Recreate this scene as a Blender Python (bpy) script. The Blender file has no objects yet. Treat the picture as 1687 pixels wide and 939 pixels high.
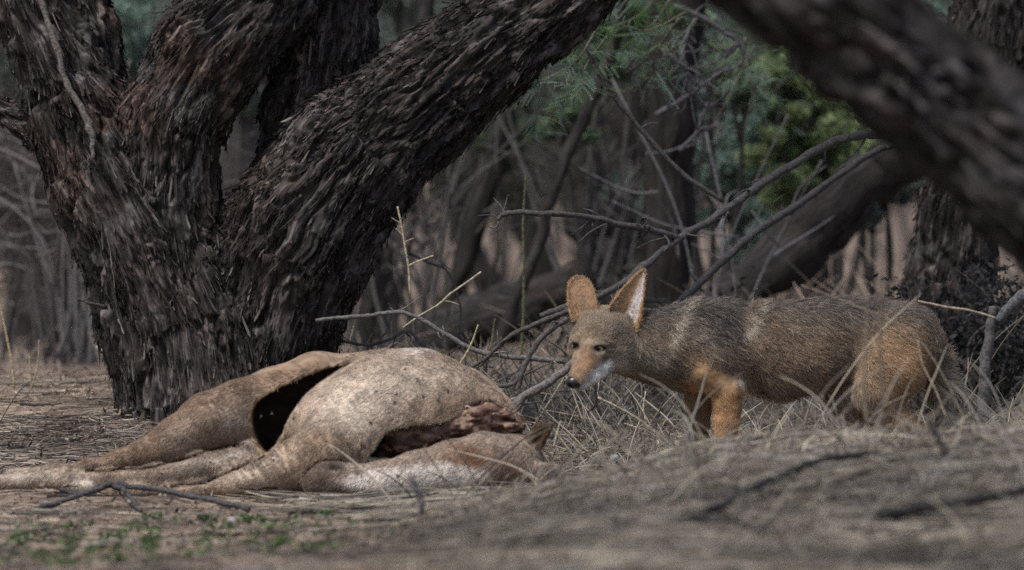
import bpy, math
import numpy as np

# ------------------------------------------------------------------ camera, light, exposure
SC = bpy.context.scene
COL = SC.collection
F, U0, VH, ZC = 16000.0, 843.5, 210.0, 0.78      # lens in picture units, optical column, horizon row, eye height
cam_d = bpy.data.cameras.new('camera'); cam = bpy.data.objects.new('camera', cam_d); COL.objects.link(cam)
cam.location = (0, 0, ZC); cam.rotation_euler = (math.pi / 2, 0, 0)
cam_d.sensor_width = 36.0; cam_d.lens = 36.0 * F / 1687.0
cam_d.shift_y = -(469.5 - VH) / 1687.0
cam_d.clip_start = 0.5; cam_d.clip_end = 3000
cam_d.dof.use_dof = True; cam_d.dof.focus_distance = 21.0; cam_d.dof.aperture_fstop = 5.5
SC.camera = cam

w = bpy.data.worlds.new('World'); SC.world = w; w.use_nodes = True
nt = w.node_tree; bg = nt.nodes['Background']
sky = nt.nodes.new('ShaderNodeTexSky'); sky.sky_type = 'NISHITA'; sky.sun_disc = False
SUN_EL, SUN_AZ = math.radians(60), math.radians(218)     # azimuth measured clockwise from +Y
sky.sun_elevation = SUN_EL; sky.sun_rotation = SUN_AZ
sky.dust_density = 2.5; sky.air_density = 1.0; sky.ozone_density = 0.6
nt.links.new(sky.outputs[0], bg.inputs[0]); bg.inputs[1].default_value = 0.058
sun_d = bpy.data.lights.new('sun', 'SUN'); sun = bpy.data.objects.new('sun', sun_d); COL.objects.link(sun)
sun_d.energy = 1.5; sun_d.angle = math.radians(16); sun_d.color = (1.0, 0.985, 0.965)
sun.rotation_euler = (math.pi / 2 - SUN_EL, 0, math.pi - SUN_AZ)
SC.view_settings.view_transform = 'Standard'; SC.view_settings.look = 'None'
SC.view_settings.exposure = 1.17; SC.view_settings.gamma = 1.0
SC.cycles.use_denoising = False
SC.cycles.max_bounces = 5; SC.cycles.diffuse_bounces = 3; SC.cycles.transparent_max_bounces = 8

# ------------------------------------------------------------------ helpers
R = np.random.default_rng(7)

def P(u, v, D):
    return np.array(((u - U0) / F * D, D, ZC - (v - VH) / F * D))

def _h(i, j, k, s):
    h = (i.astype(np.uint32) * np.uint32(374761393) + j.astype(np.uint32) * np.uint32(668265263)
         + k.astype(np.uint32) * np.uint32(2246822519) + np.uint32(s * 3266489 + 17))
    h = (h ^ (h >> np.uint32(13))) * np.uint32(1274126177)
    h = h ^ (h >> np.uint32(16))
    return h.astype(np.float32) / np.float32(4294967295.0)

def noise(q, seed=0):
    """value noise 0..1 for points (n,3)"""
    q = np.asarray(q, np.float32)
    f = np.floor(q); t = q - f; i = f.astype(np.int64)
    t = t * t * (3 - 2 * t)
    r = 0
    for a in (0, 1):
        wa = t[:, 0] if a else 1 - t[:, 0]
        for b in (0, 1):
            wb = t[:, 1] if b else 1 - t[:, 1]
            for c in (0, 1):
                wc = t[:, 2] if c else 1 - t[:, 2]
                r = r + wa * wb * wc * _h(i[:, 0] + a, i[:, 1] + b, i[:, 2] + c, seed)
    return r

def fbm(q, octv=3, seed=0, gain=0.5):
    q = np.asarray(q, np.float32); r = 0; a = 1; tot = 0
    for o in range(octv):
        r = r + a * noise(q * (2 ** o) + 13.7 * o, seed + o); tot += a; a *= gain
    return r / tot

def smooth(a, b, x):
    t = np.clip((x - a) / (b - a), 0, 1); return t * t * (3 - 2 * t)

def mix(a, b, t):
    t = np.asarray(t)[..., None]; return a * (1 - t) + b * t

def nrm(v):
    return v / np.maximum(np.linalg.norm(v, axis=-1, keepdims=True), 1e-9)

def catmull(pts, n=6):
    p = np.asarray(pts, float)
    if len(p) < 3:
        t = np.linspace(0, 1, n + 1)[:, None]; return p[0] * (1 - t) + p[-1] * t
    p = np.vstack([2 * p[0] - p[1], p, 2 * p[-1] - p[-2]]); out = []
    for i in range(1, len(p) - 2):
        for k in range(n):
            t = k / n
            out.append(0.5 * ((2 * p[i]) + (p[i + 1] - p[i - 1]) * t + (2 * p[i - 1] - 5 * p[i] + 4 * p[i + 1] - p[i + 2]) * t * t
                              + (-p[i - 1] + 3 * p[i] - 3 * p[i + 1] + p[i + 2]) * t ** 3))
    out.append(p[-2]); return np.array(out)

class MB:
    """collects vertices, quads, triangles and a colour per vertex"""
    def __init__(s): s.V = []; s.Q = []; s.T = []; s.C = []; s.B = []; s.n = 0
    def add(s, V, Q=None, T=None, C=(0.5, 0.5, 0.5), B=None):
        V = np.asarray(V, float)
        if Q is not None and len(Q): s.Q.append(np.asarray(Q) + s.n)
        if T is not None and len(T): s.T.append(np.asarray(T) + s.n)
        C = np.asarray(C, float)
        s.C.append(np.broadcast_to(C, (len(V), 3)) if C.ndim == 1 else C)
        s.B.append(V if B is None else B)
        s.V.append(V); s.n += len(V)
    def tube(s, pts, rad, seg=8, wob=0.0, C=(0.5, 0.5, 0.5), sub=6, seed=0):
        pts = np.asarray(pts, float); rad = np.asarray(rad, float)
        if rad.ndim == 0 or len(rad) == 1: rad = np.full(len(pts), float(rad))
        if len(rad) == 2 and len(pts) != 2: rad = np.linspace(rad[0], rad[1], len(pts))
        c = catmull(pts, sub); r = np.interp(np.linspace(0, len(pts) - 1, len(c)), np.arange(len(pts)), rad)
        if wob:
            ss = np.arange(len(c))[:, None] * np.array([[.55, .0, .0]]) + seed * 7.3
            for ax in range(3): c[:, ax] += (fbm(ss + ax * 31.7, 2, seed) - .5) * wob * r * 2.2
            r = r * (1 + wob * .7 * (fbm(ss * 1.7 + 99, 2, seed) - .5))
        t = nrm(np.gradient(c, axis=0))
        ref = np.array([0., 1., 0.]) if abs(t[:, 1]).mean() < .8 else np.array([1., 0., 0.])
        a = nrm(ref - (t @ ref)[:, None] * t); b = np.cross(t, a)
        th = np.linspace(0, 2 * np.pi, seg, endpoint=False)
        V = c[:, None] + r[:, None, None] * (np.cos(th)[None, :, None] * a[:, None] + np.sin(th)[None, :, None] * b[:, None])
        if wob:
            rm = float(r.mean()); fl_ = V.reshape(-1, 3)
            nz = (fbm(fl_ * (.45 / rm) + seed, 3, seed) - .5) * 2.0 * min(wob, .5) + (fbm(fl_ * (1.6 / rm) + seed, 2, seed + 3) - .5) * .35
            V = V + ((V - c[:, None]) * nz.reshape(len(c), seg)[..., None])
        n = len(c); L = np.concatenate([[0], np.cumsum(np.linalg.norm(np.diff(c, axis=0), axis=1))])
        Bc = np.stack([r[:, None] * np.cos(th)[None], r[:, None] * np.sin(th)[None], np.repeat(L[:, None], seg, 1)], -1).reshape(-1, 3) + seed * 1.37
        V = V.reshape(-1, 3)
        i = np.arange(n - 1)[:, None] * seg; j = np.arange(seg)[None]; j2 = (j + 1) % seg
        Q = np.stack([i + j, i + j2, i + seg + j2, i + seg + j], -1).reshape(-1, 4)
        V = np.vstack([V, c[0], c[-1]]); Bc = np.vstack([Bc, Bc[0], Bc[-1]])
        k = np.arange(seg); k2 = (k + 1) % seg
        T = np.vstack([np.stack([np.full(seg, n * seg), k2, k], -1), np.stack([np.full(seg, n * seg + 1), (n - 1) * seg + k, (n - 1) * seg + k2], -1)])
        s.add(V, Q, T, C, Bc)
    def get(s):
        return (np.vstack(s.V), np.vstack(s.Q) if s.Q else np.zeros((0, 4), int),
                np.vstack(s.T) if s.T else np.zeros((0, 3), int), np.vstack(s.C), np.vstack(s.B))

ORG = {}
def tag(o, label=None, cat=None, group=None, kind=None):
    if label: o['label'] = label
    if cat: o['category'] = cat
    if group: o['group'] = group
    if kind: o['kind'] = kind
    return o

def empty(name, loc, label, cat, group=None):
    o = bpy.data.objects.new(name, None); COL.objects.link(o); o.location = [float(x) for x in loc]; o.empty_display_size = .1
    ORG[o.name] = np.array(loc, float)
    return tag(o, label, cat, group)

def place(o, parent, origin):
    COL.objects.link(o)
    if parent is not None: o.parent = parent
    else: o.location = [float(x) for x in origin]
    ORG[o.name] = origin

def mesh(name, data, mat, parent=None, origin=None, smooth_=True):
    V, Q, T, C, B = data.get() if isinstance(data, MB) else data
    if parent is not None: origin = ORG[parent.name]
    elif origin is None: origin = np.array([V[:, 0].mean(), V[:, 1].mean(), V[:, 2].min()])
    me = bpy.data.meshes.new(name)
    me.vertices.add(len(V)); me.vertices.foreach_set('co', (V - origin).astype(np.float32).ravel())
    nl = Q.size + T.size
    me.loops.add(nl); me.loops.foreach_set('vertex_index', np.concatenate([Q.ravel(), T.ravel()]).astype(np.int32))
    me.polygons.add(len(Q) + len(T))
    st = np.concatenate([np.arange(len(Q)) * 4, Q.size + np.arange(len(T)) * 3]).astype(np.int32)
    me.polygons.foreach_set('loop_start', st)
    if smooth_: me.polygons.foreach_set('use_smooth', np.ones(len(st), bool))
    me.update(calc_edges=True)
    a = me.attributes.new('col', 'FLOAT_COLOR', 'POINT')
    a.data.foreach_set('color', np.hstack([C, np.ones((len(C), 1))]).astype(np.float32).ravel())
    a = me.attributes.new('barkco', 'FLOAT_VECTOR', 'POINT'); a.data.foreach_set('vector', B.astype(np.float32).ravel())
    me.materials.append(mat)
    o = bpy.data.objects.new(name, me); place(o, parent, origin)
    return o

def strands(name, Pts, rad, C, mat, parent=None, origin=None):
    """Pts (n,k,3), rad (n,k), C (n,3): hair curves"""
    n, k, _ = Pts.shape
    if parent is not None: origin = ORG[parent.name]
    elif origin is None: origin = Pts.reshape(-1, 3).mean(0)
    hc = bpy.data.hair_curves.new(name); hc.add_curves([k] * n)
    hc.attributes['position'].data.foreach_set('vector', (Pts - origin).astype(np.float32).ravel())
    ra = hc.attributes.get('radius') or hc.attributes.new('radius', 'FLOAT', 'POINT')
    ra.data.foreach_set('value', rad.astype(np.float32).ravel())
    ca = hc.attributes.new('col', 'FLOAT_COLOR', 'CURVE')
    ca.data.foreach_set('color', np.hstack([C, np.ones((n, 1))]).astype(np.float32).ravel())
    hc.materials.append(mat)
    o = bpy.data.objects.new(name, hc); place(o, parent, origin); return o

# ---- signed distance shapes in picture units (u, v, d): right, down, away
def seg(p, a, b, ra, rb, flat=1.0):
    a = np.asarray(a, np.float32); b = np.asarray(b, np.float32)
    ab = b - a; w_ = p - a
    t = np.clip((w_ @ ab) / max(float(ab @ ab), 1e-6), 0, 1)
    q = w_ - t[:, None] * ab
    if flat != 1.0: q = q * np.array([1, 1, 1 / flat], np.float32)
    return np.sqrt((q * q).sum(1)) - (ra + (rb - ra) * t)

def smin(a, b, k):
    h = np.maximum(k - np.abs(a - b), 0) / k
    return np.minimum(a, b) - h * h * k * 0.25

def chain(p, pts, k=14, flat=1.0):
    r = None
    for a, b in zip(pts[:-1], pts[1:]):
        d = seg(p, a[:3], b[:3], a[3], b[3], flat)
        r = d if r is None else smin(r, d, k)
    return r

def ell(p, c, r):
    q = (p - np.asarray(c, np.float32)); r = np.asarray(r, np.float32)
    k0 = np.sqrt(((q / r) ** 2).sum(1)); k1 = np.sqrt(((q / r ** 2) ** 2).sum(1))
    return k0 * (k0 - 1) / np.maximum(k1, 1e-6)

def poly(p, pts):
    """signed distance to a polygon in (u, v)"""
    P2 = p[:, :2]; pts = np.asarray(pts, np.float32); n = len(pts)
    d = np.full(len(P2), 1e12, np.float32); s = np.ones(len(P2), np.float32)
    for i in range(n):
        a = pts[i]; b = pts[i - 1]; e = b - a; w_ = P2 - a
        t = np.clip((w_ @ e) / float(e @ e), 0, 1); q = w_ - t[:, None] * e
        d = np.minimum(d, (q * q).sum(1))
        c1 = P2[:, 1] >= a[1]; c2 = P2[:, 1] < b[1]; c3 = e[0] * w_[:, 1] > e[1] * w_[:, 0]
        flip = (c1 & c2 & c3) | (~c1 & ~c2 & ~c3); s = np.where(flip, -s, s)
    return s * np.sqrt(d)

def nets(fn, lo, hi, h):
    """surface nets over a box, evaluated only near the surface. returns V (n,3), Q"""
    BS = 6
    lo = np.asarray(lo, np.float32); nb = np.ceil((np.asarray(hi) - lo) / (h * BS)).astype(int)
    N = nb * BS
    bi = np.stack(np.meshgrid(*[np.arange(n) for n in nb], indexing='ij'), -1).reshape(-1, 3)
    cen = lo + (bi + .5) * h * BS - .5 * h
    dc = np.concatenate([fn(c.astype(np.float32)) for c in np.array_split(cen, max(1, len(cen) // 200000))])
    G = np.repeat(np.repeat(np.repeat(dc.reshape(nb), BS, 0), BS, 1), BS, 2).astype(np.float32)
    act = np.where(np.abs(dc) < h * BS * 1.7 + 2)[0]
    loc = np.stack(np.meshgrid(*[np.arange(BS)] * 3, indexing='ij'), -1).reshape(-1, 3)
    for ch in np.array_split(act, max(1, len(act) // 2000)):
        if not len(ch): continue
        ids = (bi[ch][:, None] * BS + loc[None]).reshape(-1, 3)
        G[ids[:, 0], ids[:, 1], ids[:, 2]] = fn((lo + ids * h).astype(np.float32))
    S = G < 0
    A = np.zeros(N - 1, np.uint8)
    offs = [(a, b, c) for a in (0, 1) for b in (0, 1) for c in (0, 1)]
    for a, b, c in offs: A += S[a:N[0] - 1 + a, b:N[1] - 1 + b, c:N[2] - 1 + c]
    idx = np.argwhere((A > 0) & (A < 8))
    num = np.full(N - 1, -1, np.int64); num[idx[:, 0], idx[:, 1], idx[:, 2]] = np.arange(len(idx))
    val = {o: G[idx[:, 0] + o[0], idx[:, 1] + o[1], idx[:, 2] + o[2]] for o in offs}
    acc = np.zeros((len(idx), 3)); cnt = np.zeros(len(idx))
    for o in offs:
        for ax in range(3):
            if o[ax]: continue
            o2 = list(o); o2[ax] = 1; o2 = tuple(o2)
            f0, f1 = val[o], val[o2]; m = (f0 < 0) != (f1 < 0)
            t = np.where(m, f0 / np.where(m, f0 - f1, 1), 0)
            pt = np.tile(np.array(o, float), (len(idx), 1)); pt[:, ax] += t
            acc += pt * m[:, None]; cnt += m
    V = lo + (idx + acc / cnt[:, None]) * h
    Q = []
    for ax in range(3):
        b, c = [(1, 2), (2, 0), (0, 1)][ax]
        s0 = [slice(1, -1)] * 3; s0[ax] = slice(0, -1); s1 = list(s0); s1[ax] = slice(1, None)
        A0 = S[tuple(s0)]; A1 = S[tuple(s1)]
        e = np.argwhere(A0 != A1)
        if not len(e): continue
        ins = A0[e[:, 0], e[:, 1], e[:, 2]]
        e = e + 1; e[:, ax] -= 1
        qs = []
        for db, dc_ in ((-1, -1), (0, -1), (0, 0), (-1, 0)):
            t = e.copy(); t[:, b] += db; t[:, c] += dc_
            qs.append(num[t[:, 0], t[:, 1], t[:, 2]])
        q = np.stack(qs, -1); q[~ins] = q[~ins][:, ::-1]; Q.append(q)
    Q = np.vstack(Q); return V, Q[(Q >= 0).all(1)]

def to_world(V, D):
    s = F / D; return np.stack([(V[:, 0] - U0) / s, D + V[:, 2] / s, ZC - (V[:, 1] - VH) / s], -1)

def vnormals(V, Q):
    n = np.cross(V[Q[:, 2]] - V[Q[:, 0]], V[Q[:, 3]] - V[Q[:, 1]])
    N = np.zeros_like(V)
    for k in range(4):
        for ax in range(3): N[:, ax] += np.bincount(Q[:, k], n[:, ax], len(V))
    return nrm(N)

def sample(V, Q, N, n, dens=None):
    a = np.linalg.norm(np.cross(V[Q[:, 2]] - V[Q[:, 0]], V[Q[:, 3]] - V[Q[:, 1]]), axis=1)
    if dens is not None: a = a * dens[Q].mean(1)
    f = np.searchsorted(np.cumsum(a) / a.sum(), R.random(n)).clip(0, len(Q) - 1)
    s, t = R.random(n)[:, None], R.random(n)[:, None]; q = Q[f]
    wt = [(1 - s) * (1 - t), s * (1 - t), s * t, (1 - s) * t]
    return sum(w_ * V[q[:, k]] for k, w_ in enumerate(wt)), nrm(sum(w_ * N[q[:, k]] for k, w_ in enumerate(wt)))

# ------------------------------------------------------------------ materials
class NT:
    def __init__(s, name):
        s.m = bpy.data.materials.new(name); s.m.use_nodes = True; s.t = s.m.node_tree
        s.b = s.t.nodes['Principled BSDF']; s.b.inputs['Specular IOR Level'].default_value = .25
    def n(s, typ, **kw):
        x = s.t.nodes.new('ShaderNode' + typ)
        for k, v in kw.items(): setattr(x, k, v)
        return x
    def l(s, a, b): s.t.links.new(a, b)
    def attr(s, nm): return s.n('Attribute', attribute_name=nm)
    def noise(s, vec, scale, detail=4, rough=.6, mapscale=None):
        if mapscale:
            mp = s.n('Mapping'); mp.inputs['Scale'].default_value = mapscale; s.l(vec, mp.inputs[0]); vec = mp.outputs[0]
        x = s.n('TexNoise'); x.inputs['Scale'].default_value = scale; x.inputs['Detail'].default_value = detail
        x.inputs['Roughness'].default_value = rough; s.l(vec, x.inputs['Vector']); return x.outputs['Fac']
    def ramp(s, fac, stops):
        x = s.n('ValToRGB'); e = x.color_ramp.elements
        while len(e) < len(stops): e.new(.5)
        for q, (p, c) in zip(e, stops): q.position = p; q.color = (*c, 1)
        s.l(fac, x.inputs[0]); return x.outputs[0]
    def mul(s, a, b, f=1.0, typ='MULTIPLY'):
        x = s.n('MixRGB', blend_type=typ); x.inputs[0].default_value = f
        for v, i in ((a, 1), (b, 2)):
            if isinstance(v, tuple): x.inputs[i].default_value = (*v, 1)
            else: s.l(v, x.inputs[i])
        return x.outputs[0]
    def bump(s, h, dist, strength=1.0, prev=None):
        x = s.n('Bump'); x.inputs['Distance'].default_value = dist; x.inputs['Strength'].default_value = strength
        s.l(h, x.inputs['Height'])
        if prev is not None: s.l(prev, x.inputs['Normal'])
        return x.outputs[0]
    def done(s, col, rough=.85, nor=None):
        if isinstance(col, tuple): s.b.inputs['Base Color'].default_value = (*col, 1)
        else: s.l(col, s.b.inputs['Base Color'])
        s.b.inputs['Roughness'].default_value = rough
        if nor is not None: s.l(nor, s.b.inputs['Normal'])
        return s.m

def bark_mat(name, dark, mid, light, amp=.006, k=1.0):
    m = NT(name); co = m.attr('barkco').outputs['Vector']
    f1 = m.noise(co, 1.0, 5, .65, (60 * k, 60 * k, 8 * k)); f2 = m.noise(co, 1.0, 3, .6, (240 * k, 240 * k, 34 * k))
    big = m.noise(co, 7.0, 3, .6)
    c = m.ramp(f1, [(.36, dark), (.52, mid), (.72, light)])
    c = m.mul(c, m.ramp(f2, [(.3, (.45, .42, .4)), (.65, (1.25, 1.2, 1.2))]))
    c = m.mul(c, m.ramp(big, [(.35, (1.05, .96, .88)), (.6, (.96, .98, 1.0))]))
    c = m.mul(c, m.attr('col').outputs['Color'])
    b = m.bump(f1, amp); b = m.bump(f2, amp * .4, 1, b)
    return m.done(c, .9, b)

BARK = bark_mat('rough_bark', (.015, .0135, .0128), (.057, .051, .048), (.20, .188, .182))
BARK_FAR = bark_mat('far_bark', (.016, .0155, .0155), (.047, .044, .043), (.10, .095, .093))

def col_mat(name, rough=.85, spec=.2, ns=90, lo=.7, hi=1.25, bump=.0, trans=0.0):
    m = NT(name); a = m.attr('col').outputs['Color']; co = m.n('TexCoord').outputs['Object']
    f = m.noise(co, ns, 4, .65)
    c = m.mul(a, m.ramp(f, [(.3, (lo,) * 3), (.7, (hi,) * 3)]))
    m.b.inputs['Specular IOR Level'].default_value = spec
    if trans:
        t = m.n('BsdfTranslucent'); m.l(c, t.inputs[0]); mx = m.n('MixShader'); mx.inputs[0].default_value = trans
        m.l(m.b.outputs[0], mx.inputs[1]); m.l(t.outputs[0], mx.inputs[2])
        m.l(mx.outputs[0], m.t.nodes['Material Output'].inputs[0])
    return m.done(c, rough, m.bump(f, bump) if bump else None)

HIDE = col_mat('hide', .85, .15, 60, .8, 1.15, .0015)
FUR = col_mat('fur_strands', .75, .2, 300, .85, 1.12)
STRAW = col_mat('dry_straw', .8, .2, 200, .8, 1.15)
LEAF = col_mat('leaf', .6, .25, 25, .65, 1.3, 0, .45)
TWIG = col_mat('dead_wood', .85, .2, 160, .35, 1.6, .003)
FLESH = col_mat('dried_flesh', .6, .3, 70, .35, 1.6, .004)
SHINY = col_mat('wet_black', .25, .5, 200, .9, 1.1)
PLAIN = col_mat('pale_matter', .8, .2, 80, .8, 1.1)

def ground_mat():
    m = NT('soil'); co = m.n('TexCoord').outputs['Object']
    a = m.noise(co, 1.3, 4); b = m.noise(co, 18, 6, .7); c3 = m.noise(co, 95, 4, .7)
    c = m.ramp(b, [(.32, (.095, .075, .06)), (.5, (.255, .205, .168)), (.72, (.40, .335, .28))])
    c = m.mul(c, m.ramp(a, [(.35, (.8, .78, .76)), (.65, (1.15, 1.08, 1.02))]))
    d9 = m.noise(co, 11, 3, .5); c = m.mul(c, m.ramp(d9, [(.36, (.5, .48, .46)), (.5, (1.0, 1.0, 1.0)), (.66, (1.35, 1.32, 1.3))]))
    c = m.mul(c, m.ramp(c3, [(.3, (.6, .58, .56)), (.7, (1.25, 1.22, 1.2))]))
    n_ = m.bump(b, .02); n_ = m.bump(c3, .006, 1, n_)
    return m.done(c, .95, n_)
SOIL = ground_mat()

# ------------------------------------------------------------------ ground
TD = np.array([6, 14, 16, 17.5, 18.5, 19.2, 19.7, 20.4, 21.3, 22, 23, 25, 28, 40, 100, 2000.])
TX = np.array([-4, -1.05, -.68, -.3, .07, .38, .7, 1.05, 4])
L_ = [.12, .08, .04, .005, -.008, .000, .012, .028, .10, .165, .205, .165, .11, .06, .05, .05]
L2_ = list(L_); L2_[9] = .15; L2_[10] = .175; L2_[11] = .14
TZ = np.array([L2_, L2_,
    [.12, .08, .04, .010, -.002, .002, .012, .028, .10, .16, .20, .165, .11, .06, .05, .05],
    [.12, .07, .045, .028, .014, .006, .012, .028, .09, .14, .185, .175, .14, .07, .05, .05],
    [.12, .07, .07, .095, .080, .032, .016, .028, .07, .10, .14, .155, .14, .07, .05, .05],
    [.12, .07, .09, .150, .146, .06, .028, .030, .05, .08, .11, .14, .15, .12, .10, .10],
    [.12, .07, .10, .170, .188, .08, .033, .030, .05, .07, .09, .12, .14, .12, .10, .10],
    [.12, .07, .11, .180, .200, .11, .045, .035, .05, .07, .09, .12, .14, .12, .10, .10],
    [.12, .07, .11, .180, .200, .11, .045, .035, .05, .07, .09, .12, .14, .12, .10, .10]])

def _tz(x, y):
    i = np.clip(np.searchsorted(TX, x) - 1, 0, len(TX) - 2); j = np.clip(np.searchsorted(TD, y) - 1, 0, len(TD) - 2)
    a = np.clip((x - TX[i]) / (TX[i + 1] - TX[i]), 0, 1); b = np.clip((y - TD[j]) / (TD[j + 1] - TD[j]), 0, 1)
    return (TZ[i, j] * (1 - a) + TZ[i + 1, j] * a) * (1 - b) + (TZ[i, j + 1] * (1 - a) + TZ[i + 1, j + 1] * a) * b

def terrain(x, y):
    x = np.asarray(x, float); y = np.asarray(y, float); z = 0
    for dx, dy, wt in ((0, 0, .3), (.12, 0, .15), (-.12, 0, .15), (0, .22, .2), (0, -.22, .2)): z = z + wt * _tz(x + dx, y + dy)
    q = np.stack([x, y, x * 0], -1).reshape(-1, 3)
    n = (fbm(q * 2.3, 4, 3) - .5) * .045 + (fbm(q * np.array([6, 5, 1]), 2, 6) - .5) * .03 * smooth(19.6, 18.5, q[:, 1]) + (fbm(q * 14, 3, 9) - .5) * .016
    return z + n.reshape(z.shape)

def axis(lo, hi, step, far, g=1.35):
    a = list(np.arange(lo, hi + 1e-6, step)); st = step
    while a[-1] < far[1]: st *= g; a.append(a[-1] + st)
    st = step
    while a[0] > far[0]: st *= g; a.insert(0, a[0] - st)
    return np.array(a)
gx = axis(-1.9, 1.9, .022, (-900, 900)); gy = axis(12.5, 27, .028, (-30, 1800))
X, Y = np.meshgrid(gx, gy, indexing='ij'); Zt = terrain(X, Y)
nx, ny = X.shape; ii = np.arange(nx * ny).reshape(nx, ny)
Qg = np.stack([ii[:-1, :-1], ii[1:, :-1], ii[1:, 1:], ii[:-1, 1:]], -1).reshape(-1, 4)
g = MB(); g.add(np.stack([X, Y, Zt], -1).reshape(-1, 3), Qg)
ground = mesh('ground', g, SOIL, None, np.zeros(3)); tag(ground, 'bare pinkish brown soil of the woodland floor', 'ground', kind='structure')

# ------------------------------------------------------------------ trees
def limb_frames(limbs):
    out = []
    for L in limbs:
        s = 0
        for a, b in zip(L[:-1], L[1:]):
            a3, b3 = np.array(a[:3], float), np.array(b[:3], float); l = np.linalg.norm(b3 - a3)
            out.append((a3, b3, a[3], b[3], s)); s += l
    return out

def sdf_tree(name, root, limbs, D, h, lo, hi, amp=1.0, tint=(1, 1, 1), flakes=0, k=34, seed=1, mat=BARK):
    """one continuous trunk with limbs, furrowed bark, and loose shreds of bark"""
    fr = limb_frames(limbs)
    def fn(p):
        r = None
        for L in limbs:
            d = chain(p, L, 18); r = d if r is None else smin(r, d, k)
        return r
    V, Q = nets(fn, lo, hi, h)
    s = F / D
    best = np.full(len(V), 1e9); Bc = np.zeros((len(V), 3)); ax = np.zeros((len(V), 3))
    for a, b, ra, rb, s0 in fr:
        ab = b - a; l = np.linalg.norm(ab); t = np.clip(((V - a) @ ab) / l ** 2, 0, 1)
        q = V - a - t[:, None] * ab; d = np.linalg.norm(q, axis=1) - (ra + (rb - ra) * t)
        d = d + 7 * fbm(V / 40, 2, 5)
        m = d < best; best[m] = d[m]; tn = ab / l
        e1 = nrm(np.array([0, 0, 1.]) - tn[2] * tn); e2 = np.cross(tn, e1)
        Bc[m] = np.stack([q @ e1, q @ e2, s0 + t * l], -1)[m]; ax[m] = tn
    B = Bc / s
    Wd = to_world(V, D); N = vnormals(Wd, Q)
    if (N * (Wd - Wd.mean(0))).sum() < 0 : pass
    q = B * np.array([36, 36, 4.0]) + seed * 11
    warp = fbm(B * np.array([9, 9, 6]), 2, seed + 40) * 3
    n1 = fbm(q + warp[:, None], 3, seed); n2 = fbm(B * np.array([95, 95, 13.]) + warp[:, None] * 2, 3, seed + 9)
    lump = fbm(B * np.array([7, 7, 4.]), 2, seed + 21)
    ck = smooth(0, .16, np.abs(n1 - .5) + .05 * (n2 - .5)); n4 = fbm(B * np.array([22, 22, 9.]) + 31 + seed, 3, seed + 50); step = smooth(.44, .5, n4) + smooth(.58, .62, n4)
    disp = amp * (ck * .022 - .016 + step * .005 + (n2 - .5) * .015 + (lump - .5) * .032)
    Wd2 = Wd + N * disp[:, None]
    C = np.ones((len(V), 3)) * np.array(tint)
    C = C * (.5 + 1.0 * fbm(B * np.array([14, 14, 5.]), 3, seed + 3))[:, None]
    red = smooth(.48, .62, fbm(V / 95, 2, seed + 66)) * smooth(480, 250, V[:, 1]) * smooth(520, 380, V[:, 0]); C = mix(C, C * np.array([1.18, .98, .88]), red)
    MBt = (Wd2, Q, np.zeros((0, 3), int), C, B)
    tr = mesh('trunk', MBt, mat, root)
    if flakes:
        dens = ((V[:, 1] > -140) & (V[:, 2] < 90)) * (.3 + smooth(.42, .6, fbm(V / 42, 2, 88)))
        pid = np.arange(len(V)); pick = R.choice(len(V), flakes, p=dens / dens.sum())
        base = Wd2[pick]; nn = vnormals(Wd2, Q)[pick]
        n0 = nrm(N[pick] * .7 + nn * .3)
        ad = ax[pick]; dn = nrm(np.stack([-ad[:, 0], -ad[:, 2], ad[:, 1]], -1))   # towards the root, in world axes
        dn = np.where((dn[:, 2] > 0)[:, None], -dn, dn)
        dn = nrm(dn + R.normal(0, .13, dn.shape)); dn = nrm(dn - (dn * n0).sum(1)[:, None] * n0)
        sd = np.cross(dn, n0); L = R.gamma(2.5, .009, flakes).clip(.005, .07)[:, None]; W = (R.gamma(2, .0006, flakes)).clip(.0004, .0032)[:, None]
        lift = R.random(flakes)[:, None] ** 3 * .45 + .01
        rows = []
        for t, wf in ((0, .8), (.45, 1.0), (.85, .9), (1, .55)):
            c = base + dn * L * t + n0 * (.0015 + lift * L * t * t)
            crv = R.normal(0, .0012, (flakes, 1))
            rows += [c - sd * W * wf + n0 * crv, c + sd * W * wf - n0 * crv]
        Vf = np.stack(rows, 1).reshape(-1, 3); o = np.arange(flakes)[:, None, None] * 8
        Qf = (o + np.array([[0, 1, 3, 2], [2, 3, 5, 4], [4, 5, 7, 6]])[None]).reshape(-1, 4)
        g_ = R.random((flakes, 1)) ** 2.2
        Cf = np.repeat(C[pick] * (.45 + 2.3 * g_ ** 1.5) * np.array([1, .98, .97]), 8, 0)
        Bf = np.repeat(B[pick] + R.random((flakes, 3)), 8, 0) + np.tile(np.array([[0, 0, 0], [.02, 0, 0]] * 4), (flakes, 1))
        fl = mesh('bark_shreds', (Vf, Qf, np.zeros((0, 3), int), Cf, Bf), mat, root)
        tag(fl, kind='stuff')
    return tr

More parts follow.
